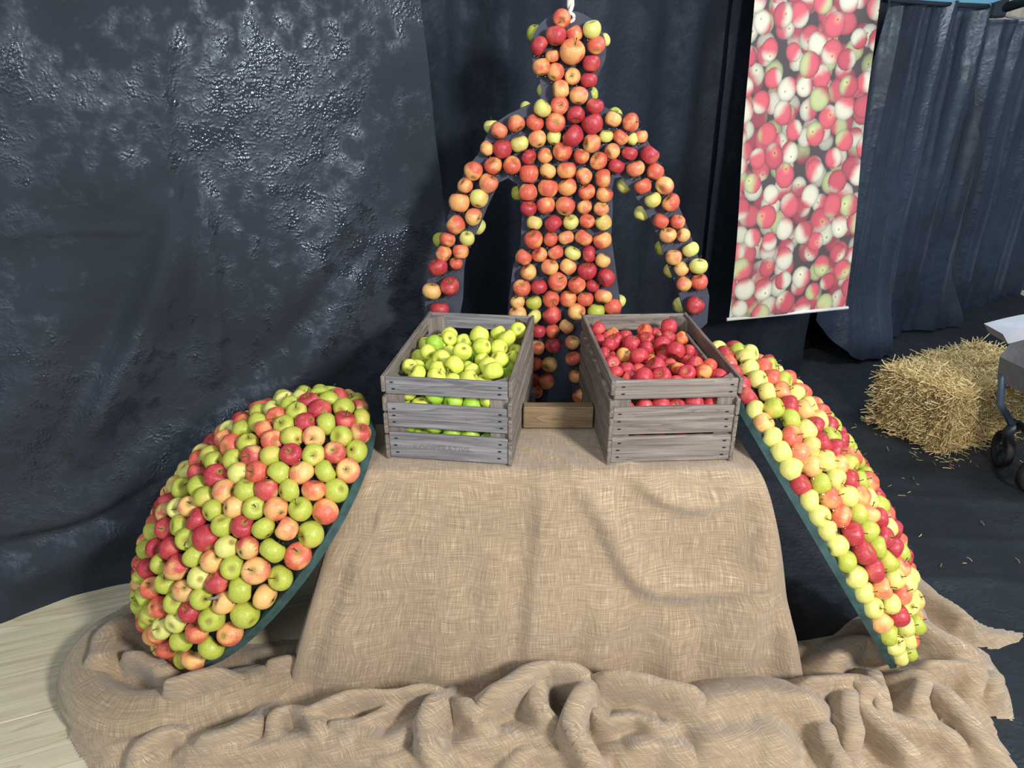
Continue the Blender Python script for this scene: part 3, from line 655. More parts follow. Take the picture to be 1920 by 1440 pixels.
FA = []   # x, y, d in pixels, colour
def addz(lst, ox_, oy_, sc):
    for x, y, d, c in lst: FA.append((ox_+x*sc, oy_+y*sc, d*sc, c))
addz([(818,178,175,'o'),(757,358,205,'r'),(945,340,160,'o'),(1120,295,185,'y'),(588,455,185,'r'),(725,558,148,'p'),(920,520,240,'o'),(1165,455,175,'o'),(1110,635,175,'r'),(615,668,170,'o'),(757,725,172,'o'),(928,762,160,'p'),(1087,803,165,'r'),(808,890,180,'p'),(988,960,185,'p'),(797,1055,180,'o'),(623,1085,180,'y'),(1150,1062,175,'r'),(957,1147,180,'r'),(757,1225,195,'o'),(1128,1237,205,'r'),(548,1230,175,'o'),(362,1230,178,'o'),(190,1305,165,'p'),(1330,1193,165,'p'),(1507,1225,180,'o')], 900, 0, .1875)
addz([(700,335,138,'p'),(830,325,112,'y'),(980,315,170,'r'),(1128,368,138,'p'),(1237,315,108,'y'),(1350,325,128,'o'),(1450,338,95,'y'),(1513,318,100,'o'),(305,410,112,'p'),(428,412,145,'r'),(560,375,145,'y'),(632,477,120,'r'),(757,467,115,'o'),(898,435,150,'o'),(1043,473,122,'o'),(1180,512,135,'o'),(1287,430,125,'p'),(1420,450,125,'r'),(1578,462,150,'r'),(357,545,135,'o'),(500,545,138,'o'),(1318,548,130,'r'),(1470,567,138,'p'),(198,588,145,'o'),(632,608,145,'o'),(780,587,128,'p'),(927,582,150,'o'),(1065,625,132,'p'),(1213,643,142,'o'),(1622,592,130,'o'),(137,702,122,'o'),(315,685,150,'p'),(625,750,143,'o'),(780,722,155,'o'),(935,712,145,'o'),(1087,752,135,'o'),(1527,708,135,'o'),(1695,698,142,'p'),(87,835,155,'o'),(240,803,148,'y'),(630,880,130,'r'),(765,855,138,'o'),(917,862,150,'o'),(1223,772,132,'o'),(1070,868,115,'p'),(1200,883,120,'p'),(1605,815,132,'y'),(1745,838,140,'o'),(198,945,138,'p'),(62,1008,145,'o'),(677,993,122,'y'),(823,997,135,'r'),(963,990,122,'y'),(1087,980,118,'o'),(1218,990,125,'y'),(1665,980,125,'o'),(1797,985,118,'o'),(148,1115,115,'y'),(672,1125,145,'o'),(802,1120,112,'o'),(925,1108,120,'p'),(1062,1112,138,'o'),(1207,1132,140,'o'),(1722,1092,130,'p'),(1843,1090,108,'p'),(718,1242,120,'o'),(590,1262,130,'o'),(843,1227,118,'o'),(973,1230,125,'y'),(1104,1237,125,'r'),(1210,1288,125,'p'),(633,1378,130,'p'),(797,1340,135,'p'),(937,1335,130,'p'),(1090,1367,150,'r'),(1240,1420,145,'r')], 840, 180, .23958)
addz([(195,163,100,'o'),(278,237,97,'o'),(170,250,98,'o'),(250,310,85,'o'),(138,333,122,'r'),(210,453,118,'r'),(97,483,118,'p'),(148,597,118,'r'),(1705,225,100,'y'),(1600,273,102,'p'),(1645,345,90,'p'),(1752,328,112,'y'),(1662,437,92,'p'),(1760,427,105,'o'),(1730,573,115,'r'),(657,462,112,'o'),(763,455,102,'r'),(878,425,118,'o'),(1000,442,108,'o'),(1095,450,85,'r'),(632,550,90,'p'),(733,555,95,'g'),(838,530,105,'o'),(942,530,100,'o'),(1050,533,100,'o'),(1163,515,108,'p'),(632,625,108,'p'),(735,640,92,'y'),(845,632,115,'r'),(995,608,110,'p'),(1117,612,105,'g'),(1222,585,105,'o'),(758,733,92,'r'),(845,728,90,'o'),(932,702,95,'p'),(752,835,95,'o'),(852,820,98,'r'),(970,802,95,'p'),(742,935,90,'o'),(828,937,100,'p'),(974,902,95,'o'),(810,1043,98,'o'),(722,1030,90,'r'),(990,1015,88,'o'),(745,1105,88,'o'),(1015,1135,90,'o')], 780, 400, .30208)
def zone(x, y):
    if y < 156: return 'head'
    if y < 200 and 1010 < x < 1110: return 'neck'
    if x < 968-max(0, (300-y)*.35): return 'left arm'
    if x > 1152+max(0, (300-y)*.1): return 'right arm'
    if y < 350: return 'chest'
    if y < 470: return 'belly'
    if y < 605: return 'hips'
    return 'left leg' if x < 1052 else 'right leg'
zn = {}
for a_ in FA: zn.setdefault(zone(a_[0], a_[1]), []).append(a_)
nl = MB()
for z_, lst in zn.items():
    lst.sort(key=lambda a_: a_[1]); rows = []
    for a_ in lst:
        if rows and a_[1]-rows[-1][0][1] < 19: rows[-1].append(a_)
        else: rows.append([a_])
    for ri, rw in enumerate(rows):
        rw.sort()
        for ci, (x, y, d, c) in enumerate(rw):
            r = d/2*(2.35/FPX)*1.0; P = on_y(x, y, YB-.045); r = d/2*depth(P)/FPX*1.03; P = on_y(x, y, YB-r*1.02)
            ax = (ap_rng.normal()*.45, ap_rng.normal()*.35, 1) if ap_rng.random() < .78 else (ap_rng.normal(), -abs(ap_rng.normal()), ap_rng.normal())
            pos = 'alone in its row' if len(rw) == 1 else '%s from left' % ordn(ci)
            apple(P, r, c, ax, '%s apple on the figure\'s %s, %s row down, %s' % (CNAME[c], z_, ordn(ri), pos), 'apples nailed to the figure')
            for sx in (-.45, .45):
                if ap_rng.random() < .6:
                    q = P-np.array([.19, YB, 0])+np.array([sx*r, 0, -r*1.02]); nl.tube([(q[0], -.045, q[2]), (q[0], 0.002, q[2])], .0016, 5)
o = nl.build('nails', M_STEEL, fig); tag(o, 'shiny nail points between the apples', kind='stuff')
for i, (x, y, d) in enumerate([(1003,62,32),(1130,76,28),(1022,170,32),(1107,178,30),(988,203,28),(922,238,30),(1152,216,30),(1172,347,32),(1203,400,30),(1240,465,28),(1257,508,28),(1275,572,30),(826,450,30),(896,424,30),(852,520,28),(971,362,26),(1160,565,28),(1172,256,24)]):
    P = on_y(x, y, YB+.05); r = d/2*depth(P)/FPX
    apple(P, r, 'y' if i % 3 else 'g', (ap_rng.normal(), .3, ap_rng.normal()), '%s apple peeking out behind the board, %s from the top' % (CNAME['y' if i % 3 else 'g'], ordn(sorted([62,76,170,178,203,238,216,347,400,465,508,572,450,424,520,362,565,256]).index(y))), 'apples nailed behind the figure')
m = MB(); rp = on_y(1069, 27, YB+.009); pts = []
for s_ in range(2):
    m.tube([(rp[0]+.006*math.cos(i*.9+s_*math.pi)-.004*0, rp[1]+.006*math.sin(i*.9+s_*math.pi), rp[2]-.01+.012*i) for i in range(60)], .007, 7)
m.tube([(rp[0]+.012*math.cos(a_), rp[1]-.012, rp[2]-.01+.012*math.sin(a_)) for a_ in np.linspace(0, 6.28, 10)], .006, 6)
tag(m.build('hanging_rope', M_ROPE, None, True), 'white twisted rope tied to the top of the figure\'s head', 'rope')

# ------------------------------------------------------------------ the two apple shells
def basis(th, ph, sgn, ro):
    L = np.array([sgn*math.cos(th), 0, math.sin(th)]); W = np.array([0, 1., 0]); N = np.array([-sgn*math.sin(th), 0, math.cos(th)])
    L2 = L*math.cos(ro)+W*math.sin(ro); W2_ = W*math.cos(ro)-L*math.sin(ro); c, s = math.cos(ph), math.sin(ph)
    R = np.array([[c,-s,0],[s,c,0],[0,0,1]]); return R@L2, R@W2_, R@N
def shell(C, th, ph, sgn, ro, SA, SB, SH, traced, side, label, axisfn, fillcols):
    L, W, N = basis(th, ph, sgn, ro); C = np.asarray(C, float); B = np.array([L, W, N])
    root = empty('apple_shell', (C[0], C[1], C[2])); tag(root, label, 'shell frame')
    V = []; nu, nv = 48, 10
    for j in range(nv+1):
        e = math.pi/2*j/nv
        for i in range(nu):
            a_ = 2*math.pi*i/nu; V.append(L*(SA-.028)*math.cos(e)*math.cos(a_)+W*(SB-.028)*math.cos(e)*math.sin(a_)+N*SH*math.sin(e))
    Fc = [(j*nu+i, j*nu+(i+1) % nu, (j+1)*nu+(i+1) % nu, (j+1)*nu+i) for j in range(nv) for i in range(nu)]
    so = obj('shell', mesh('shell', V, Fc, True), M_SHELL, root); md = so.modifiers.new('thick', 'SOLIDIFY'); md.thickness = .008
    V = []; Fc = []; sec = [(-.026, -.018), (-.003, -.022), (.0, -.003), (-.006, .003), (-.03, .002)]
    for i in range(72):
        a_ = 2*math.pi*i/72
        for s_, h_ in sec: V.append(L*((SA+s_)*math.cos(a_))+W*((SB+s_)*math.sin(a_))+N*h_)
    k5 = len(sec)
    for i in range(72):
        for q in range(k5): Fc.append((i*k5+q, ((i+1) % 72)*k5+q, ((i+1) % 72)*k5+(q+1) % k5, i*k5+(q+1) % k5))
    tag(obj('rim', mesh('rim', V, Fc), M_RIM, root), 'green painted rim')
    ce = np.array([SA-.018, SB-.018, SH+.034])        # apple centres lie on this ellipsoid
    items = []
    for x, y, d, c in traced:
        dr = B@ray(x, y); oo = B@(CAMP-C); a2 = ((dr/ce)**2).sum(); b2 = (dr*oo/ce**2).sum(); c2 = ((oo/ce)**2).sum()-1
        disc = b2*b2-a2*c2; t = (-b2-math.sqrt(disc))/a2 if disc > 0 else -b2/a2
        q = oo+dr*t; q = q/np.sqrt(((q/ce)**2).sum()); q[2] = max(q[2], .022)
        items.append([q, c, d])
    Q = np.array([i[0] for i in items]); cols = [i[1] for i in items]
    R_ = np.array([min(.041, max(.033, 1.06*i[2]/2*depth(C+B.T@i[0])/FPX)) for i in items])
    # fill the bare patches and the hidden side
    ga = math.pi*(3-math.sqrt(5)); nf = 900; cand = []
    for i in range(nf):
        zc = 1-(i+.5)/nf; rr = math.sqrt(max(0, 1-zc*zc)); cand.append(np.array([rr*math.cos(i*ga), rr*math.sin(i*ga), zc])*ce)
    cand = [c for c in cand if c[2] > (.05 if c[1] < -.1 else .02)]; Ql = list(Q); Rl = list(R_)
    for thr in (.074, .067):
        for c in cand:
            if min(np.linalg.norm(np.array(Ql)-c, axis=1)) > thr:
                Ql.append(c); Rl.append(random.uniform(.032, .037)); cols.append(None)
    Q = np.array(Ql); R_ = np.array(Rl); Q0 = Q.copy()
    for it in range(60):
        D = Q[:,None]-Q[None]; dist = np.linalg.norm(D, axis=2)+np.eye(len(Q))
        ov = np.clip((R_[:,None]+R_[None])*.93-dist, 0, None); np.fill_diagonal(ov, 0)
        Q = Q + (D/dist[...,None]*ov[...,None]).sum(1)*.22
        Q = Q/np.sqrt(((Q/ce)**2).sum(1))[:,None]; Q[:,2] = np.maximum(Q[:,2], .022)
    V0 = -SB*1.15; rowi = np.clip(((Q[:,1]-V0)/.066).astype(int), 0, 30); present = sorted(set(rowi))
    nl = MB()
    for rk, rv in enumerate(present):
        ids = sorted([i for i in range(len(Q)) if rowi[i] == rv], key=lambda i: Q[i,0])
        for ci, i in enumerate(ids):
            c = cols[i]
            if c is None:
                tr_ = [(abs(Q[k2,1]-Q[i,1])*3.5+abs(Q[k2,0]-Q[i,0])*.6, cols[k2]) for k2 in range(len(items))]; mn = min(tr_); c = mn[1] if mn[0] < .22 else fillcols(rk)
            q = Q[i]; P = C+B.T@q
            if P[2] < R_[i]+.004: P[2] = R_[i]+.004
            apple(P, R_[i], c, axisfn(B.T@(q/ce**2)), '%s apple on %s shell, %s row from near rim, %s up from floor' % (CNAME[c], side, ordn(rk), ordn(ci)), 'apples on the %s shell' % side)
            n_ = q/ce**2; n_ /= np.linalg.norm(n_); base = q-n_*.04
            for dx in (-.5, .5):
                p0 = base+np.array([dx*.05, -.028, 0]); nl.tube([B.T@p0, B.T@(p0+n_*.022+np.array([0,-.012,0]))], .0013, 4)
    tag(nl.build('nails', M_STEEL, root), 'thin nails sticking out between the apples', kind='stuff')
    return root

LT = []
def addl(dst, lst, ox_, oy_, sc):
    for x, y, d, c in lst: dst.append((ox_+x*sc, oy_+y*sc, d*sc, c))
addl(LT, [(1715,150,175,'g'),(1740,190,140,'p'),(1755,240,175,'g'),(1765,315,150,'b'),(1725,405,195,'g'),(1685,520,190,'b'),(1650,690,200,'g'),(1560,835,215,'p'),(1465,1015,215,'g'),(1355,1210,230,'o'),(1215,1400,235,'g'),
 (1450,150,150,'g'),(1550,190,175,'g'),(1580,235,150,'b'),(1590,305,185,'g'),(1545,415,160,'r'),(1510,520,175,'g'),(1455,668,180,'b'),(1375,820,190,'g'),(1295,970,190,'o'),(1170,1145,210,'g'),(1055,1335,190,'p'),
 (1385,225,150,'g'),(1415,270,130,'g'),(1375,345,200,'r'),(1370,455,165,'g'),(1330,560,170,'p'),(1260,695,180,'g'),(1165,830,205,'p'),(1080,990,200,'g'),(950,1165,210,'o'),(825,1350,205,'g'),
 (1240,300,170,'r'),(1195,375,150,'g'),(1210,460,155,'r'),(1155,560,180,'g'),(1095,680,175,'r'),(995,835,175,'g'),(890,1005,195,'b'),(780,1205,165,'g'),(650,1360,165,'r'),
 (1215,250,150,'y'),(1135,260,120,'y'),(1035,385,180,'o'),(1045,465,155,'g'),(985,565,185,'o'),(940,690,165,'g'),(835,840,190,'o'),(740,1010,165,'g'),(655,1170,175,'p'),(525,1330,180,'g'),
 (1090,310,120,'g'),(890,350,150,'g'),(865,430,170,'g'),(880,500,160,'o'),(805,620,170,'g'),(765,745,160,'b'),(655,870,165,'y'),(535,1045,215,'p'),(445,1230,195,'g'),
 (1000,310,110,'y'),(690,440,155,'o'),(695,520,165,'g'),(600,640,215,'o'),(600,770,165,'g'),(435,930,225,'r'),(345,1140,175,'g'),(270,1340,210,'r'),
 (590,440,160,'r'),(550,520,130,'y'),(490,600,180,'o'),(450,770,160,'g'),(255,900,190,'r'),(265,1045,165,'g'),(185,1220,165,'p'),(350,625,150,'r'),(375,735,150,'g'),(240,760,155,'y'),(125,885,150,'y'),(100,1040,165,'g'),(70,1215,150,'y'),(185,690,170,'y'),(85,830,150,'y'),(60,700,110,'y'),(440,540,110,'o')], 320, 700, .20833)
addl(LT, [(620,310,215,'y'),(600,490,205,'p'),(480,450,130,'r'),(470,660,190,'r'),(590,700,190,'b'),(390,900,200,'o'),(590,950,275,'r'),(420,1010,170,'g'),(800,940,235,'g'),(300,1100,170,'p'),(350,1200,170,'g'),(470,1230,190,'r'),(660,1210,250,'r'),(890,1120,225,'g'),(1170,1080,350,'r'),(990,1330,260,'g')], 230, 860, .13889)
addl(LT, [(945,270,165,'y'),(1110,280,200,'b'),(1345,265,235,'g'),(1520,370,235,'o'),(830,445,180,'p'),(965,435,205,'g'),(1200,455,240,'p'),(1375,570,220,'g'),(240,510,170,'r'),(150,480,140,'o'),(355,510,140,'g'),(500,520,230,'b'),(695,560,175,'y'),(860,620,175,'r'),(1050,640,235,'g'),(1215,735,225,'p'),
 (100,605,110,'r'),(175,590,130,'g'),(270,690,150,'o'),(400,665,160,'g'),(560,700,165,'b'),(695,740,200,'g'),(940,810,195,'p'),(1075,905,240,'g'),(140,720,140,'b'),(210,770,130,'g'),(460,795,165,'g'),(325,850,170,'o'),(610,890,160,'r'),(765,930,230,'g'),(955,1085,225,'o'),
 (165,870,120,'g'),(195,935,130,'o'),(250,930,140,'g'),(480,960,165,'y'),(670,1080,170,'o'),(795,1210,230,'g'),(100,960,110,'g'),(120,1060,140,'g'),(190,1070,120,'o'),(220,1115,130,'y'),(295,1110,150,'o'),(370,1040,155,'y'),(530,1165,200,'g'),(650,1330,220,'p'),(160,1200,120,'o'),(225,1265,140,'p'),(325,1280,140,'g'),(400,1220,165,'o'),(485,1375,160,'g'),(375,1390,110,'r')], 230, 960, .20833)
shell((-.797, 1.964, .468), .839, .405, 1, -.18, .530, .380, .262, LT, 'left', 'green-rimmed shell frame leaning on the left side of the table', lambda n: ap_rng.normal(size=3)+np.array([-.3, -.2, .5]),
      lambda rk: random.choice('ggrobyp'))
RT = []
addl(RT, [(360,800,180,'y'),(430,965,190,'y'),(530,1110,200,'y'),(640,1285,210,'y'),(400,520,150,'r'),(400,600,160,'r'),(450,690,160,'r'),(530,840,170,'p'),(650,995,200,'o'),(740,1160,190,'p'),(810,1260,190,'p'),(880,1370,150,'r'),(300,300,140,'o'),(240,220,140,'r'),(140,140,140,'r'),(60,80,120,'y'),
 (270,210,140,'g'),(370,300,150,'y'),(400,400,140,'y'),(450,470,140,'y'),(500,560,140,'y'),(555,655,170,'g'),(640,790,190,'g'),(780,950,190,'y'),(870,1090,180,'y'),(1010,1230,160,'y'),(1010,1330,190,'g'),(1120,1430,170,'y'),
 (510,380,150,'o'),(580,470,150,'o'),(640,550,150,'o'),(710,660,160,'r'),(810,760,170,'p'),(880,870,160,'r'),(930,960,150,'r'),(1050,1100,200,'r'),(1140,1280,160,'p'),(1250,1390,160,'r'),
 (710,490,150,'g'),(790,580,140,'y'),(880,680,150,'y'),(970,830,160,'y'),(1090,1000,170,'g'),(1220,1200,190,'g'),(1350,1330,180,'g'),
 (920,600,130,'o'),(1000,660,160,'o'),(1090,800,180,'o'),(1180,900,140,'r'),(1220,970,140,'r'),(1320,1130,160,'o'),(1410,1230,140,'r'),(1490,1320,150,'o'),(1545,1410,140,'r'),
 (1160,720,140,'g'),(1220,800,140,'g'),(1310,890,150,'g'),(1350,1020,150,'g'),(1470,1150,150,'g'),(1540,1250,140,'g')], 1320, 620, .20833)
addl(RT, [(580,20,180,'y'),(690,135,170,'y'),(770,285,170,'y'),(870,435,170,'y'),(975,575,170,'g'),(1070,725,180,'y'),(1180,880,170,'y'),(1270,1000,150,'p'),(1350,1100,170,'g'),(1420,1200,150,'y'),(1470,1290,160,'y'),(1560,1310,170,'g'),
 (1250,870,130,'y'),(1330,960,120,'y'),(1470,1130,140,'y'),(1510,1200,130,'y'),(830,90,150,'o'),(900,220,180,'o'),(1005,380,190,'r'),(1140,525,190,'r'),(1240,680,180,'r'),(1310,810,160,'o'),(1390,930,140,'o'),(1475,1000,130,'r'),
 (930,30,170,'y'),(1040,170,170,'g'),(1120,330,160,'g'),(1235,450,160,'g'),(1290,570,140,'g'),(1380,680,140,'y'),(1470,780,150,'y'),(1500,960,130,'y'),(1120,100,150,'o'),(1180,210,140,'p'),(1250,270,140,'r'),(1310,370,150,'r'),(1370,460,140,'r'),(1410,560,120,'o'),(1210,90,150,'y'),(1290,200,140,'g'),(1355,300,140,'y'),(1310,60,140,'r')], 1340, 920, .23613)
shell((.963, 2.0728, .5027), .9889, -.0266, -1, .4927, .590, .392, .185, RT, 'right', 'green-rimmed shell frame leaning on the right side of the table', lambda n: np.array([.8, -.25, .25])+ap_rng.normal(size=3)*.3,
      lambda rk: random.choice('gyy') if rk % 2 == 0 else random.choice('oorp'))

# ------------------------------------------------------------------ crates
CW, CL, CH = 0.381, 0.59, 0.268
def crate(x, y, ang, label, front, side, M_CRATE_X, lettering=False):
    root = empty('wooden_crate', (x, y, TZ+.006), -ang); tag(root, label, 'crate')
    th = .012; rj = random.Random(int(x*1000)); nails = MB()
    def slat(lo, hi, mat):
        m = MB(); m.box((0,0,0), tuple(b-a_ for a_, b in zip(lo, hi)), .0022); o = m.build('slat', mat, root); o.location = lo; return o
    for z0, z1 in front:
        for yy in (0.0, CL-th):
            j = rj.uniform(-.0015, .0015)
            o = slat((-CW/2+th, yy+j, z0), (CW/2-th, yy+th+j, z1), M_CRATE_X)
            if yy == 0.0:
                for sx in (-1, 1):
                    nk = 3 if z1-z0 > .06 else 2
                    for q in range(nk):
                        nx, nz = sx*(CW/2-.03-rj.random()*.008), z0+(z1-z0)*(q+.8)/(nk+.6)
                        nails.add([(nx+.004*math.cos(a_)*(1.5), j-.0012, nz+.0026*math.sin(a_)) for a_ in np.linspace(0, 5.5, 7)]+[(nx, j+.002, nz)], [(0,1,2,3,4,5,6)]+[(k_, 7, (k_+1) % 7) for k_ in range(7)])
            if lettering and yy == 0.0 and z0 < .02:
                fc = bpy.data.curves.new('lettering', 'FONT'); fc.body = 'KOOPERATIVS'; fc.size = .024; fc.extrude = .0004; fc.align_x = 'CENTER'; fc.space_character = 1.12
                tmp = bpy.data.objects.new('tmp', fc); COL.objects.link(tmp); dg = bpy.context.evaluated_depsgraph_get()
                lm_ = bpy.data.meshes.new_from_object(tmp.evaluated_get(dg)); bpy.data.objects.remove(tmp); lm_.name = 'lettering'; lm_.materials.clear()
                lo_ = obj('lettering', lm_, mat_plain('burnt_lettering', srgb(112, 105, 104), .85), o); lo_.location = ((CW-2*th)/2-.02, -.0004, .032); lo_.rotation_euler = (math.pi/2, 0, 0)
                lo_['label'] = 'faded stamped lettering'
    for z0, z1 in side:
        for sx in (-1, 1):
            j = rj.uniform(-.002, .003); x0 = -CW/2 if sx < 0 else CW/2-th
            slat((x0+sx*j*.5, -.004+j, z0+rj.uniform(-.002,.002)), (x0+th+sx*j*.5, CL+.004+j, z1), M_CRATE_Y)
    for sx in (-1, 1):
        for yy, d in ((th, 1), (CL-th, -1)):
            xc = sx*(CW/2-th); L_ = .052; m = MB()
            tri = [(xc, yy), (xc-sx*L_, yy), (xc, yy+d*L_)]
            m.add([(a_, b, 0.002) for a_, b in tri]+[(a_, b, CH-.006) for a_, b in tri], [(0,1,2),(3,5,4),(0,3,4,1),(1,4,5,2),(2,5,3,0)]); o = m.build('corner_post', M_CRATE_Z, root)
            bm2 = bmesh.new(); bm2.from_mesh(o.data); bmesh.ops.recalc_face_normals(bm2, faces=bm2.faces[:]); bm2.to_mesh(o.data); bm2.free()
    for i in range(4):
        w_ = (CL-2*th-.02)/4; slat((-CW/2+th, th+.004+i*(w_+.004), .004), (CW/2-th, th+.004+i*(w_+.004)+w_, .013), M_CRATE_X)
    for sx in (-1, 1):
        m = MB(); m.box((0,0,0), (.045, CL-.03, .006)); o = m.build('foot_runner', M_CRATE_Y, root); o.location = (sx*(CW/2-.035)-.0225, .012, -.004)
    tag(nails.build('nail_heads', M_NAILDARK, root), 'dark nail heads', kind='stuff')
    c, s = math.cos(ang), math.sin(ang)
    return root, (lambda P: np.array([(P[0]-x)*c-(P[1]-y)*s, (P[0]-x)*s+(P[1]-y)*c, P[2]-TZ-.006])), (lambda q: np.array([x+q[0]*c+q[1]*s, y-q[0]*s+q[1]*c, q[2]+TZ+.006]))
LFR = [(.004, .088), (.106, .184), (.214, CH)]; RFR = [(.004, .088), (.096, .184), (.210, CH)]
LSD = [(.0, .078), (.086, .150), (.160, .205), (.222, CH+.002)]; RSD = [(.0, .078), (.082, .150), (.154, .206), (.224, CH+.002)]
cL = crate(-.1893, 1.8857, .132, 'weathered grey wooden crate filled with yellow-green apples', LFR, LSD, M_CRATE_X, True)
cR = crate(.4697, 1.8834, -.055, 'weathered grey wooden crate filled with red apples', RFR, RSD, M_CRATE_W)

def fill_crate(cr, traced, gaps, ox_, oy_, sc, base_r, fillc, side, group, gapc):
    root, to_l, to_w = cr; it = []
    for x, y, d, c, hgt in traced:
        P = on_z(ox_+x*sc, oy_+y*sc, TZ+.006+.222+hgt*.03); q = to_l(P); it.append([q, max(base_r*.86, min(base_r*1.12, d*sc/2*depth(P)/FPX)), c, 1.0])
    for x, y, d, c in gaps:
        d_ = ray(ox_+x*sc, oy_+y*sc); P = CAMP+d_*(1.925/d_[1]); q = to_l(P); q[1] = .012+base_r+.004; it.append([q, base_r, c, .5])
    g0 = len(traced); nG = len(gaps)
    hw_ = CW/2-.012
    rr = random.Random(3)
    for lay, zc in enumerate((.045, .098, .15, .195)):
        yy = .05 + (lay % 2)*.02; 
        while yy < CL-.04:
            xx = -hw_+.035+(lay % 2)*.02
            while xx < hw_-.03:
                it.append([np.array([xx+rr.uniform(-.006,.006), yy+rr.uniform(-.006,.006), zc]), base_r*rr.uniform(.92, 1.05), fillc(rr), 0.0]); xx += .061
            yy += .061
    Q = np.array([i[0] for i in it]); R_ = np.array([i[1] for i in it]); fix = np.array([i[3] for i in it])
    mob = np.where(fix == 1.0, .25, np.where(fix == .5, .15, 1.0))
    # drop filler that coincides with a placed apple
    keep_ = np.ones(len(Q), bool); n1 = g0+nG
    for i in range(n1, len(Q)):
        if np.linalg.norm(Q[:n1]-Q[i], axis=1).min() < base_r*1.25: keep_[i] = False
    Q, R_, mob = Q[keep_], R_[keep_], mob[keep_]; cols = [it[i][2] for i in range(len(it)) if keep_[i]]
    for k_ in range(140):
        D = Q[:,None]-Q[None]; dist = np.linalg.norm(D, axis=2)+np.eye(len(Q)); ov = np.clip((R_[:,None]+R_[None])*.965-dist, 0, None); np.fill_diagonal(ov, 0)
        share = mob[:,None]/(mob[:,None]+mob[None]+1e-9)
        Q = Q+(D/dist[...,None]*(ov*share)[...,None]).sum(1)*.5
        Q[:,0] = np.clip(Q[:,0], -hw_+R_, hw_-R_); Q[:,1] = np.clip(Q[:,1], .012+R_, CL-.012-R_); Q[:,2] = np.clip(Q[:,2], .014+R_, .262)
        cx = hw_-np.abs(Q[:,0]); cy = np.minimum(Q[:,1]-.012, CL-.012-Q[:,1]); pen = np.clip((.052+R_*1.3)-(cx+cy), 0, None)
        Q[:,0] -= np.sign(Q[:,0])*pen*.5; Q[:,1] += np.where(Q[:,1] < CL/2, 1, -1)*pen*.5
    # only what can be seen from above or through the gaps is kept
    ids = []
    for i in range(len(Q)):
        if Q[i,2] > .15 or Q[i,1] < .075 or Q[i,0] > hw_-.045 or Q[i,0] < -hw_+.045 or Q[i,1] > CL-.06: ids.append(i)
    top = [i for i in ids if i < g0]; gp = [i for i in ids if g0 <= i < n1]; rest = [i for i in ids if i >= n1]
    def emit(i, lab): apple(to_w(Q[i]), R_[i], cols[i], ap_rng.normal(size=3)*.55+np.array([0, -.25, .55 if ap_rng.random() < .7 else -.8]), lab, group)
    rows = {}
    for i in top: rows.setdefault(int(Q[i,1]/.062), []).append(i)
    for rk, rv in enumerate(sorted(rows)):
        for ci, i in enumerate(sorted(rows[rv], key=lambda i: Q[i,0])):
            emit(i, '%s apple heaped in %s crate, %s row from front, %s from left' % (CNAME[cols[i]], side, ordn(rk), ordn(ci)))
    for nm, sel in (('upper', [i for i in gp if Q[i,2] > .15]), ('lower', [i for i in gp if Q[i,2] <= .15])):
        for ci, i in enumerate(sorted(sel, key=lambda i: Q[i,0])): emit(i, '%s apple seen through %s front gap of %s crate, %s from left' % (CNAME[cols[i]], nm, side, ordn(ci)))
    rows = {}
    for i in rest: rows.setdefault((int(Q[i,2]/.055), int(Q[i,1]/.062)), []).append(i)
    for (lv, rv), sel in sorted(rows.items()):
        for ci, i in enumerate(sorted(sel, key=lambda i: Q[i,0])): emit(i, '%s apple under the heap in %s crate, %s layer, %s row, %s from left' % (CNAME[cols[i]], side, ordn(lv), ordn(rv), ordn(ci)))
fill_crate(cL, [(400,420,200,'G',0),(560,400,250,'E',1),(765,290,230,'G',0),(755,355,210,'G',1),(960,390,230,'G',0),(1185,285,260,'G',1),(1420,270,220,'G',1),(1580,345,260,'G',1.2),(1725,225,240,'G',1),(1330,370,170,'G',0),(1215,455,265,'G',1.2),(1460,460,250,'G',.8),(1680,490,210,'G',0),(740,500,210,'G',0),(460,580,215,'G',.6),(650,610,260,'G',1),(950,540,265,'G',1.2),(830,705,270,'G',1.3),(1010,700,170,'G',0),(1180,640,220,'G',.3),(1420,640,250,'G',.9),(1330,700,280,'G',.8),(1620,620,210,'G',.2),(1580,740,180,'E',-.3),(210,730,200,'G',.3),(310,830,270,'G',.7),(380,710,150,'G',-.2),(470,700,170,'G',-.2),(590,790,260,'G',.5),(580,880,260,'G',.4),(820,890,230,'G',.2),(1070,800,230,'G',.4),(1040,895,250,'G',.3),(1330,820,280,'G',.8),(1250,910,170,'G',0),(1540,840,180,'E',-.4),(330,610,130,'G',-.4)],
 [(185,1160,190,'G'),(350,1220,260,'G'),(570,1180,240,'E'),(790,1220,250,'E'),(1060,1230,290,'E'),(1250,1170,150,'G'),(200,1620,270,'E'),(430,1640,200,'E'),(590,1625,290,'E'),(770,1640,200,'E'),(900,1640,260,'E')], 740, 590, .13542, .0295, lambda r_: r_.choice('GGGE'), 'left', 'yellow-green apples in the left crate', 'E')
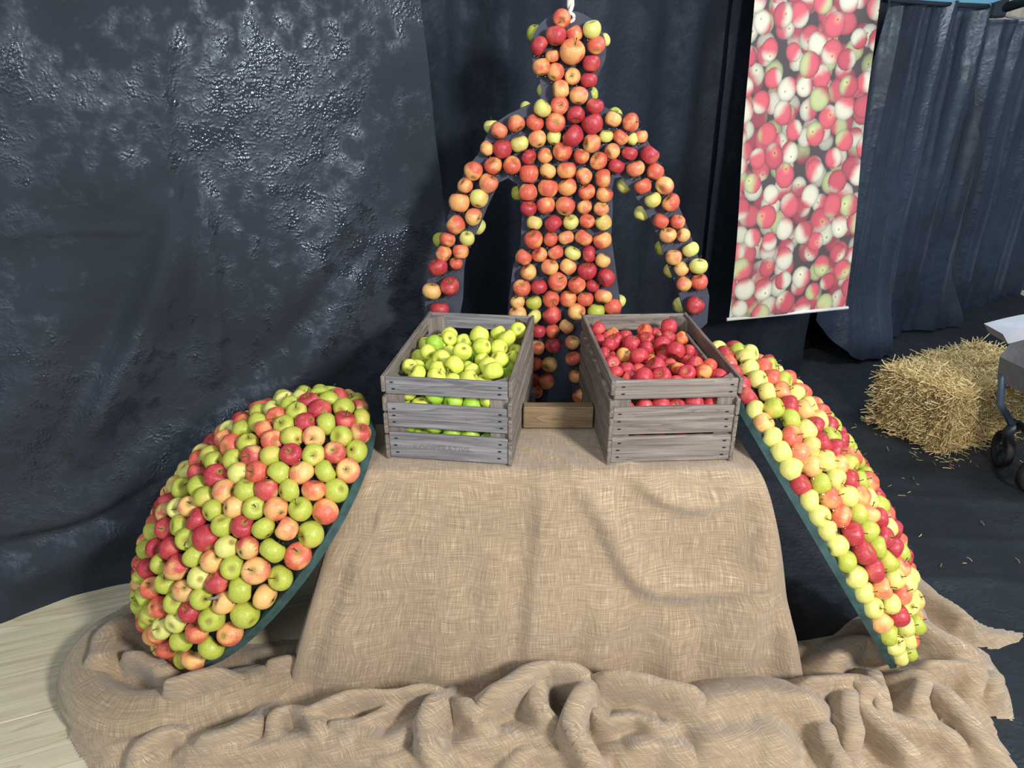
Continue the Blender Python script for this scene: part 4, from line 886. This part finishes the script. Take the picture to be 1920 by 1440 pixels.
fill_crate(cR, [(270,190,180,'R',.8),(330,260,130,'R',.4),(250,300,150,'R',.4),(430,225,150,'O',0),(455,310,190,'R',.5),(570,250,140,'R',.2),(370,380,170,'R',.6),(320,440,150,'R',.3),(640,345,210,'R',.6),(800,190,185,'O',.9),(820,285,180,'R',.9),(940,220,130,'R',.2),(1060,150,200,'R',1),(1070,260,160,'R',.9),(1225,275,150,'O',.5),(1000,345,190,'R',1),(835,410,165,'R',.5),(550,475,180,'O',.6),(730,495,225,'R',1.1),(980,480,150,'R',.1),(1175,425,230,'R',1.2),(1340,440,150,'R',.1),(1410,470,120,'R',-.3),(400,570,195,'R',.7),(590,640,180,'R',.6),(730,635,150,'R',.2),(930,605,235,'R',1),(890,500,130,'O',-.2),(1095,600,160,'R',.2),(1290,530,160,'R',.4),(1390,590,210,'R',.8),(1200,630,160,'O',.4),(450,690,190,'R',.5),(600,745,150,'R',.2),(780,740,230,'R',.6),(985,720,225,'R',.8),(1290,720,210,'R',.5),(1190,770,170,'R',.2),(1440,680,190,'O',.8),(1570,640,140,'O',.4),(1640,720,200,'R',.5),(1710,690,150,'R',.1)],
 [(630,1060,120,'R'),(790,1060,215,'R'),(1005,1050,205,'R'),(1180,1060,160,'R'),(1320,1045,190,'R'),(1545,1045,230,'R')], 1080, 590, .16146, .0272, lambda r_: r_.choice('RRRRO'), 'right', 'red apples in the right crate', 'R')

m = MB(); m.box((.036, 2.09, TZ+.012), (.262, 2.128, TZ+.088), .003); tag(m.build('wooden_beam', M_BEAM), 'raw wooden beam lying on the cloth between the two crates', 'beam')

# small silver tag caught between the apples of the left shell
d_ = ray(403, 1121); Bs = np.array(basis(.839, .405, 1, -.18)); ce_ = np.array([.512, .362, .296])+.028; m = MB()
dr = Bs@d_; oo = Bs@(CAMP-np.array([-.797, 1.964, .468])); a2 = ((dr/ce_)**2).sum(); b2 = (dr*oo/ce_**2).sum(); c2 = ((oo/ce_)**2).sum()-1
P = CAMP + d_*((-b2-math.sqrt(max(0, b2*b2-a2*c2)))/a2)
P = np.array(P); e1 = np.array([1, .1, .12]); e2 = np.array([.1, -.2, .9])
m.add([P-e1*.022, P-e1*.005-e2*.007, P+e1*.012-e2*.002, P+e1*.016+e2*.014, P+e1*.006+e2*.003, P-e1*.008+e2*.004], [(0,1,4,5),(1,2,4),(2,3,4)])
M_TAG = mat_plain('silver_foil', srgb(170, 172, 178), .4, .6)
so = m.build('foil_tag', M_TAG); so.modifiers.new('thick', 'SOLIDIFY').thickness = .0015; tag(so, 'small silver foil tag between the apples of the left shell', 'tag')

# ------------------------------------------------------------------ hay bale
bp = np.array([2.21, 3.26]); d1 = np.array([-.45, .893]); d2 = np.array([.893, .45]); BWd, BLn, BHt = .42, .82, .335
bale = empty('hay_bale', (bp[0], bp[1], 0.0)); tag(bale, 'rectangular golden straw bale on the black ground cloth', 'hay bale')
t_ = NT('straw_core'); o_ = t_.coord('Object'); nz = t_.noise(t_.scale(o_, (60, 60, 20)), 1, 4); t_.set(t_.mix(t_.ramp(nz, [(.35, 0.), (.65, 1.)]), srgb(112, 88, 48), srgb(190, 160, 100)), .85, .15); t_.bump(nz, 1.0, .01); M_STRAWC = t_.m
t_ = NT('straw'); at = t_.n.new('ShaderNodeAttribute'); at.attribute_name = 'tone'; t_.set(t_.mix(at.outputs['Fac'], srgb(160, 132, 78), srgb(232, 210, 154)), .6, .3); M_STRAW = t_.m
bm = bmesh.new(); bmesh.ops.create_cube(bm, size=1); bmesh.ops.subdivide_edges(bm, edges=bm.edges[:], cuts=14, use_grid_fill=True)
for v in bm.verts:
    u_, v_, w_ = v.co; f2 = 1-.05*(abs(u_*2)**4*abs(w_*2)**4+abs(v_*2)**4*abs(w_*2)**4)
    u_ *= f2; v_ *= f2; nn = float(fbm(np.array([u_*9+w_*5]), np.array([v_*9+w_*7]), 140, 2)[0])*.03
    p = d2*((u_+.5)*BLn+nn*np.sign(u_)) + d1*((v_+.5)*BWd+nn*np.sign(v_)); v.co = (p[0], p[1], max(.004, (w_+.5)*BHt+nn*.8))
me = bpy.data.meshes.new('straw_core'); bm.to_mesh(me); bm.free(); me.polygons.foreach_set('use_smooth', [True]*len(me.polygons)); obj('bale_core', me, M_STRAWC, bale)
def straw_mesh(strands):
    V = []; Fc = []; T = []
    for p, d, l, r, tn in strands:
        d = Vector(d).normalized(); a_ = d.orthogonal().normalized(); b_ = d.cross(a_); n0 = len(V); p = Vector(p); bend = a_*random.uniform(-.12, .12)*l
        for k_, q in enumerate((p, p+d*l*.5+bend, p+d*l)):
            for g_ in range(3): an = g_*2.094; V.append(q+(a_*math.cos(an)+b_*math.sin(an))*r); T.append(tn)
        for k_ in range(2):
            for g_ in range(3): Fc.append((n0+k_*3+g_, n0+k_*3+(g_+1) % 3, n0+k_*3+3+(g_+1) % 3, n0+k_*3+3+g_))
        Fc.append((n0, n0+2, n0+1)); Fc.append((n0+6, n0+7, n0+8))
    m_ = mesh('straw', V, Fc); ca = m_.attributes.new('tone', 'FLOAT', 'POINT'); ca.data.foreach_set('value', T); return m_
st = []
for _ in range(9000):
    fc = random.choices(('top', 'front', 'end'), (.4, .35, .25))[0]; u_, v_, w_ = random.random(), random.random(), random.random(); rn = lambda s_: random.gauss(0, s_)
    if fc == 'top': p = d2*u_*BLn+d1*v_*BWd; z = BHt; dd = np.r_[d2*rn(1)+d1*rn(1), random.uniform(-.1, .45)]
    elif fc == 'front': p = d2*u_*BLn; z = w_*BHt; dd = np.r_[d2*rn(.7)-d1*random.uniform(0, .5), rn(.7)]
    else: p = d1*v_*BWd; z = w_*BHt; dd = np.r_[d1*rn(.6)-d2*random.uniform(.0, .9), rn(.6)-.1]
    l = random.uniform(.04, .12); dn = dd/np.linalg.norm(dd); z1_ = z+dn[2]*l
    if z1_ < .004: dn[2] = 0
    st.append(((p[0]-dn[0]*l*.3, p[1]-dn[1]*l*.3, max(.004, z-dn[2]*l*.3)), dn, l, random.uniform(.0015, .0032), random.random()))
tag(obj('straw', straw_mesh(st), M_STRAW, bale), 'loose golden straw strands', kind='stuff')
st = []
for _ in range(150):
    a_ = random.uniform(0, 6.28); e_ = random.random(); s_ = random.uniform(-.15, 1.05)
    p = bp + d2*s_*BLn - d1*abs(random.gauss(0, .1)) if random.random() < .6 else bp - d2*abs(random.gauss(.02, .12)) + d1*random.uniform(-.2, 1)*BWd
    if random.random() < .12: p = np.array([random.uniform(1.6, 2.3), random.uniform(2.2, 3.2)])
    st.append(((p[0], p[1], .018), (math.cos(a_), math.sin(a_), .02), random.uniform(.012, .045), random.uniform(.0010, .0018), random.random()))
tag(obj('straw_litter', straw_mesh(st), M_STRAW), 'scattered straw bits on the black ground cloth around the bale', 'straw', kind='stuff')

# ------------------------------------------------------------------ stroller at the right edge
S0 = np.array([2.43, 3.03]); stl = empty('baby_stroller', (S0[0], S0[1], 0.0)); tag(stl, 'grey fabric stroller with black wheels at the right edge', 'stroller')
M_TYRE = mat_plain('black_tyre', srgb(24, 24, 27), .7); M_TUBE = mat_plain('grey_metal_tube', srgb(104, 118, 140), .35, .5); M_GREYF = mat_plain('grey_fabric', srgb(138, 140, 142), .9, 0, .2, .12, 40); M_LGREY = mat_plain('pale_grey_flap', srgb(176, 178, 184), .7)
def wheel(c, r, w_, ang, nm='front_wheel'):
    wb = MB(); c = np.array(c); ax = np.array([-math.sin(ang), math.cos(ang), 0]); fw = np.array([math.cos(ang), math.sin(ang), 0]); up = np.array([0,0,1.])
    V = []; Fc = []; n = 28; sec = [(r*.80, -w_*.4), (r*.95, -w_*.5), (r, -w_*.2), (r, w_*.2), (r*.95, w_*.5), (r*.80, w_*.4)]
    for i in range(n):
        a_ = 2*math.pi*i/n; d = fw*math.cos(a_)+up*math.sin(a_)
        for q, h_ in sec: V.append(c+d*q+ax*h_)
    for i in range(n):
        for q in range(6): Fc.append((i*6+q, ((i+1) % n)*6+q, ((i+1) % n)*6+(q+1) % 6, i*6+(q+1) % 6))
    wo = obj(nm, mesh('tyre', V, Fc, True), M_TYRE, stl)
    hb = MB(); hb.tube([c-ax*w_*.6, c+ax*w_*.6], r*.2, 10)
    for i in range(6):
        a_ = math.pi*2*i/6; d = fw*math.cos(a_)+up*math.sin(a_); hb.tube([c+d*r*.15, c+d*r*.82], .008, 6)
    hb.build('hub', M_DARKBAR, wo)
for wy, an in ((-.12, .25), (.12, 1.35)):
    wheel((0.0, wy, .098), .092, .04, an); m = MB(); m.tube([(.02, wy, .10), (.0, wy, .19), (.04, wy, .245)], [.018, .026, .03], 8); m.build('fork', M_DARKBAR, stl, True)
for wy in (-.28, .28): wheel((.68, wy, .145), .14, .045, 0.0, 'rear_wheel')
for wy in (-.12, .12):
    m = MB(); m.tube([(.0, wy, .24), (-.07, wy*1.15, .34), (-.08, wy*1.3, .46), (-.03, wy*1.6, .58), (.30, wy*2.1, .78), (.75, wy*2.1, 1.02)], .017, 10); m.build('frame_tube', M_TUBE, stl, True)
    m = MB(); m.tube([(.68, wy*2.2, .15), (.42, wy*2.1, .5), (.30, wy*2.05, .66)], .014, 8); m.build('rear_tube', M_DARKBAR, stl, True)
m = MB(); m.tube([(.03, -.12, .24), (.03, .12, .24)], .018, 8); m.build('cross_bar', M_DARKBAR, stl, True)
m = MB(); m.tube([(.75, -.25, 1.02), (.80, -.2, 1.05), (.80, .2, 1.05), (.75, .25, 1.02)], .018, 8); m.build('handlebar', M_DARKBAR, stl, True)
V = []; Fc = []; prof = [(.09, .44), (.075, .56), (.11, .66), (.22, .60), (.42, .58), (.52, .80), (.56, 1.0), (.62, .98), (.58, .72), (.50, .48), (.30, .44)]
for i, wy in enumerate((-.19, -.17, 0, .17, .19)):
    for x_, z_ in prof: V.append((x_-.20*max(0, 1-x_/.6), wy, z_+(.015 if abs(wy) < .1 else 0)))
kp = len(prof)
for i in range(4):
    for q in range(kp): Fc.append((i*kp+q, i*kp+(q+1) % kp, (i+1)*kp+(q+1) % kp, (i+1)*kp+q))
Fc += [tuple(range(kp-1, -1, -1)), tuple(4*kp+q for q in range(kp))]
obj('seat', mesh('seat', V, Fc), M_GREYF, stl)
m = MB(); V = []
for i in range(9):
    t = i/8; V += [(-.26+.40*t, -.06, .72+.055*math.sin(t*2.2)), (-.295+.40*t, -.06, .765+.055*math.sin(t*2.2)), (-.26+.40*t, .08, .72+.055*math.sin(t*2.2)), (-.295+.40*t, .08, .765+.055*math.sin(t*2.2))]
Fc = []
for i in range(8):
    a_, b_ = i*4, i*4+4; Fc += [(a_, b_, b_+1, a_+1), (a_+2, a_+3, b_+3, b_+2), (a_, a_+2, b_+2, b_), (a_+1, b_+1, b_+3, a_+3)]
Fc += [(0, 1, 3, 2), (32, 34, 35, 33)]
tag(obj('flap', mesh('flap', V, Fc, False), M_LGREY, stl), 'pale grey curved flap')
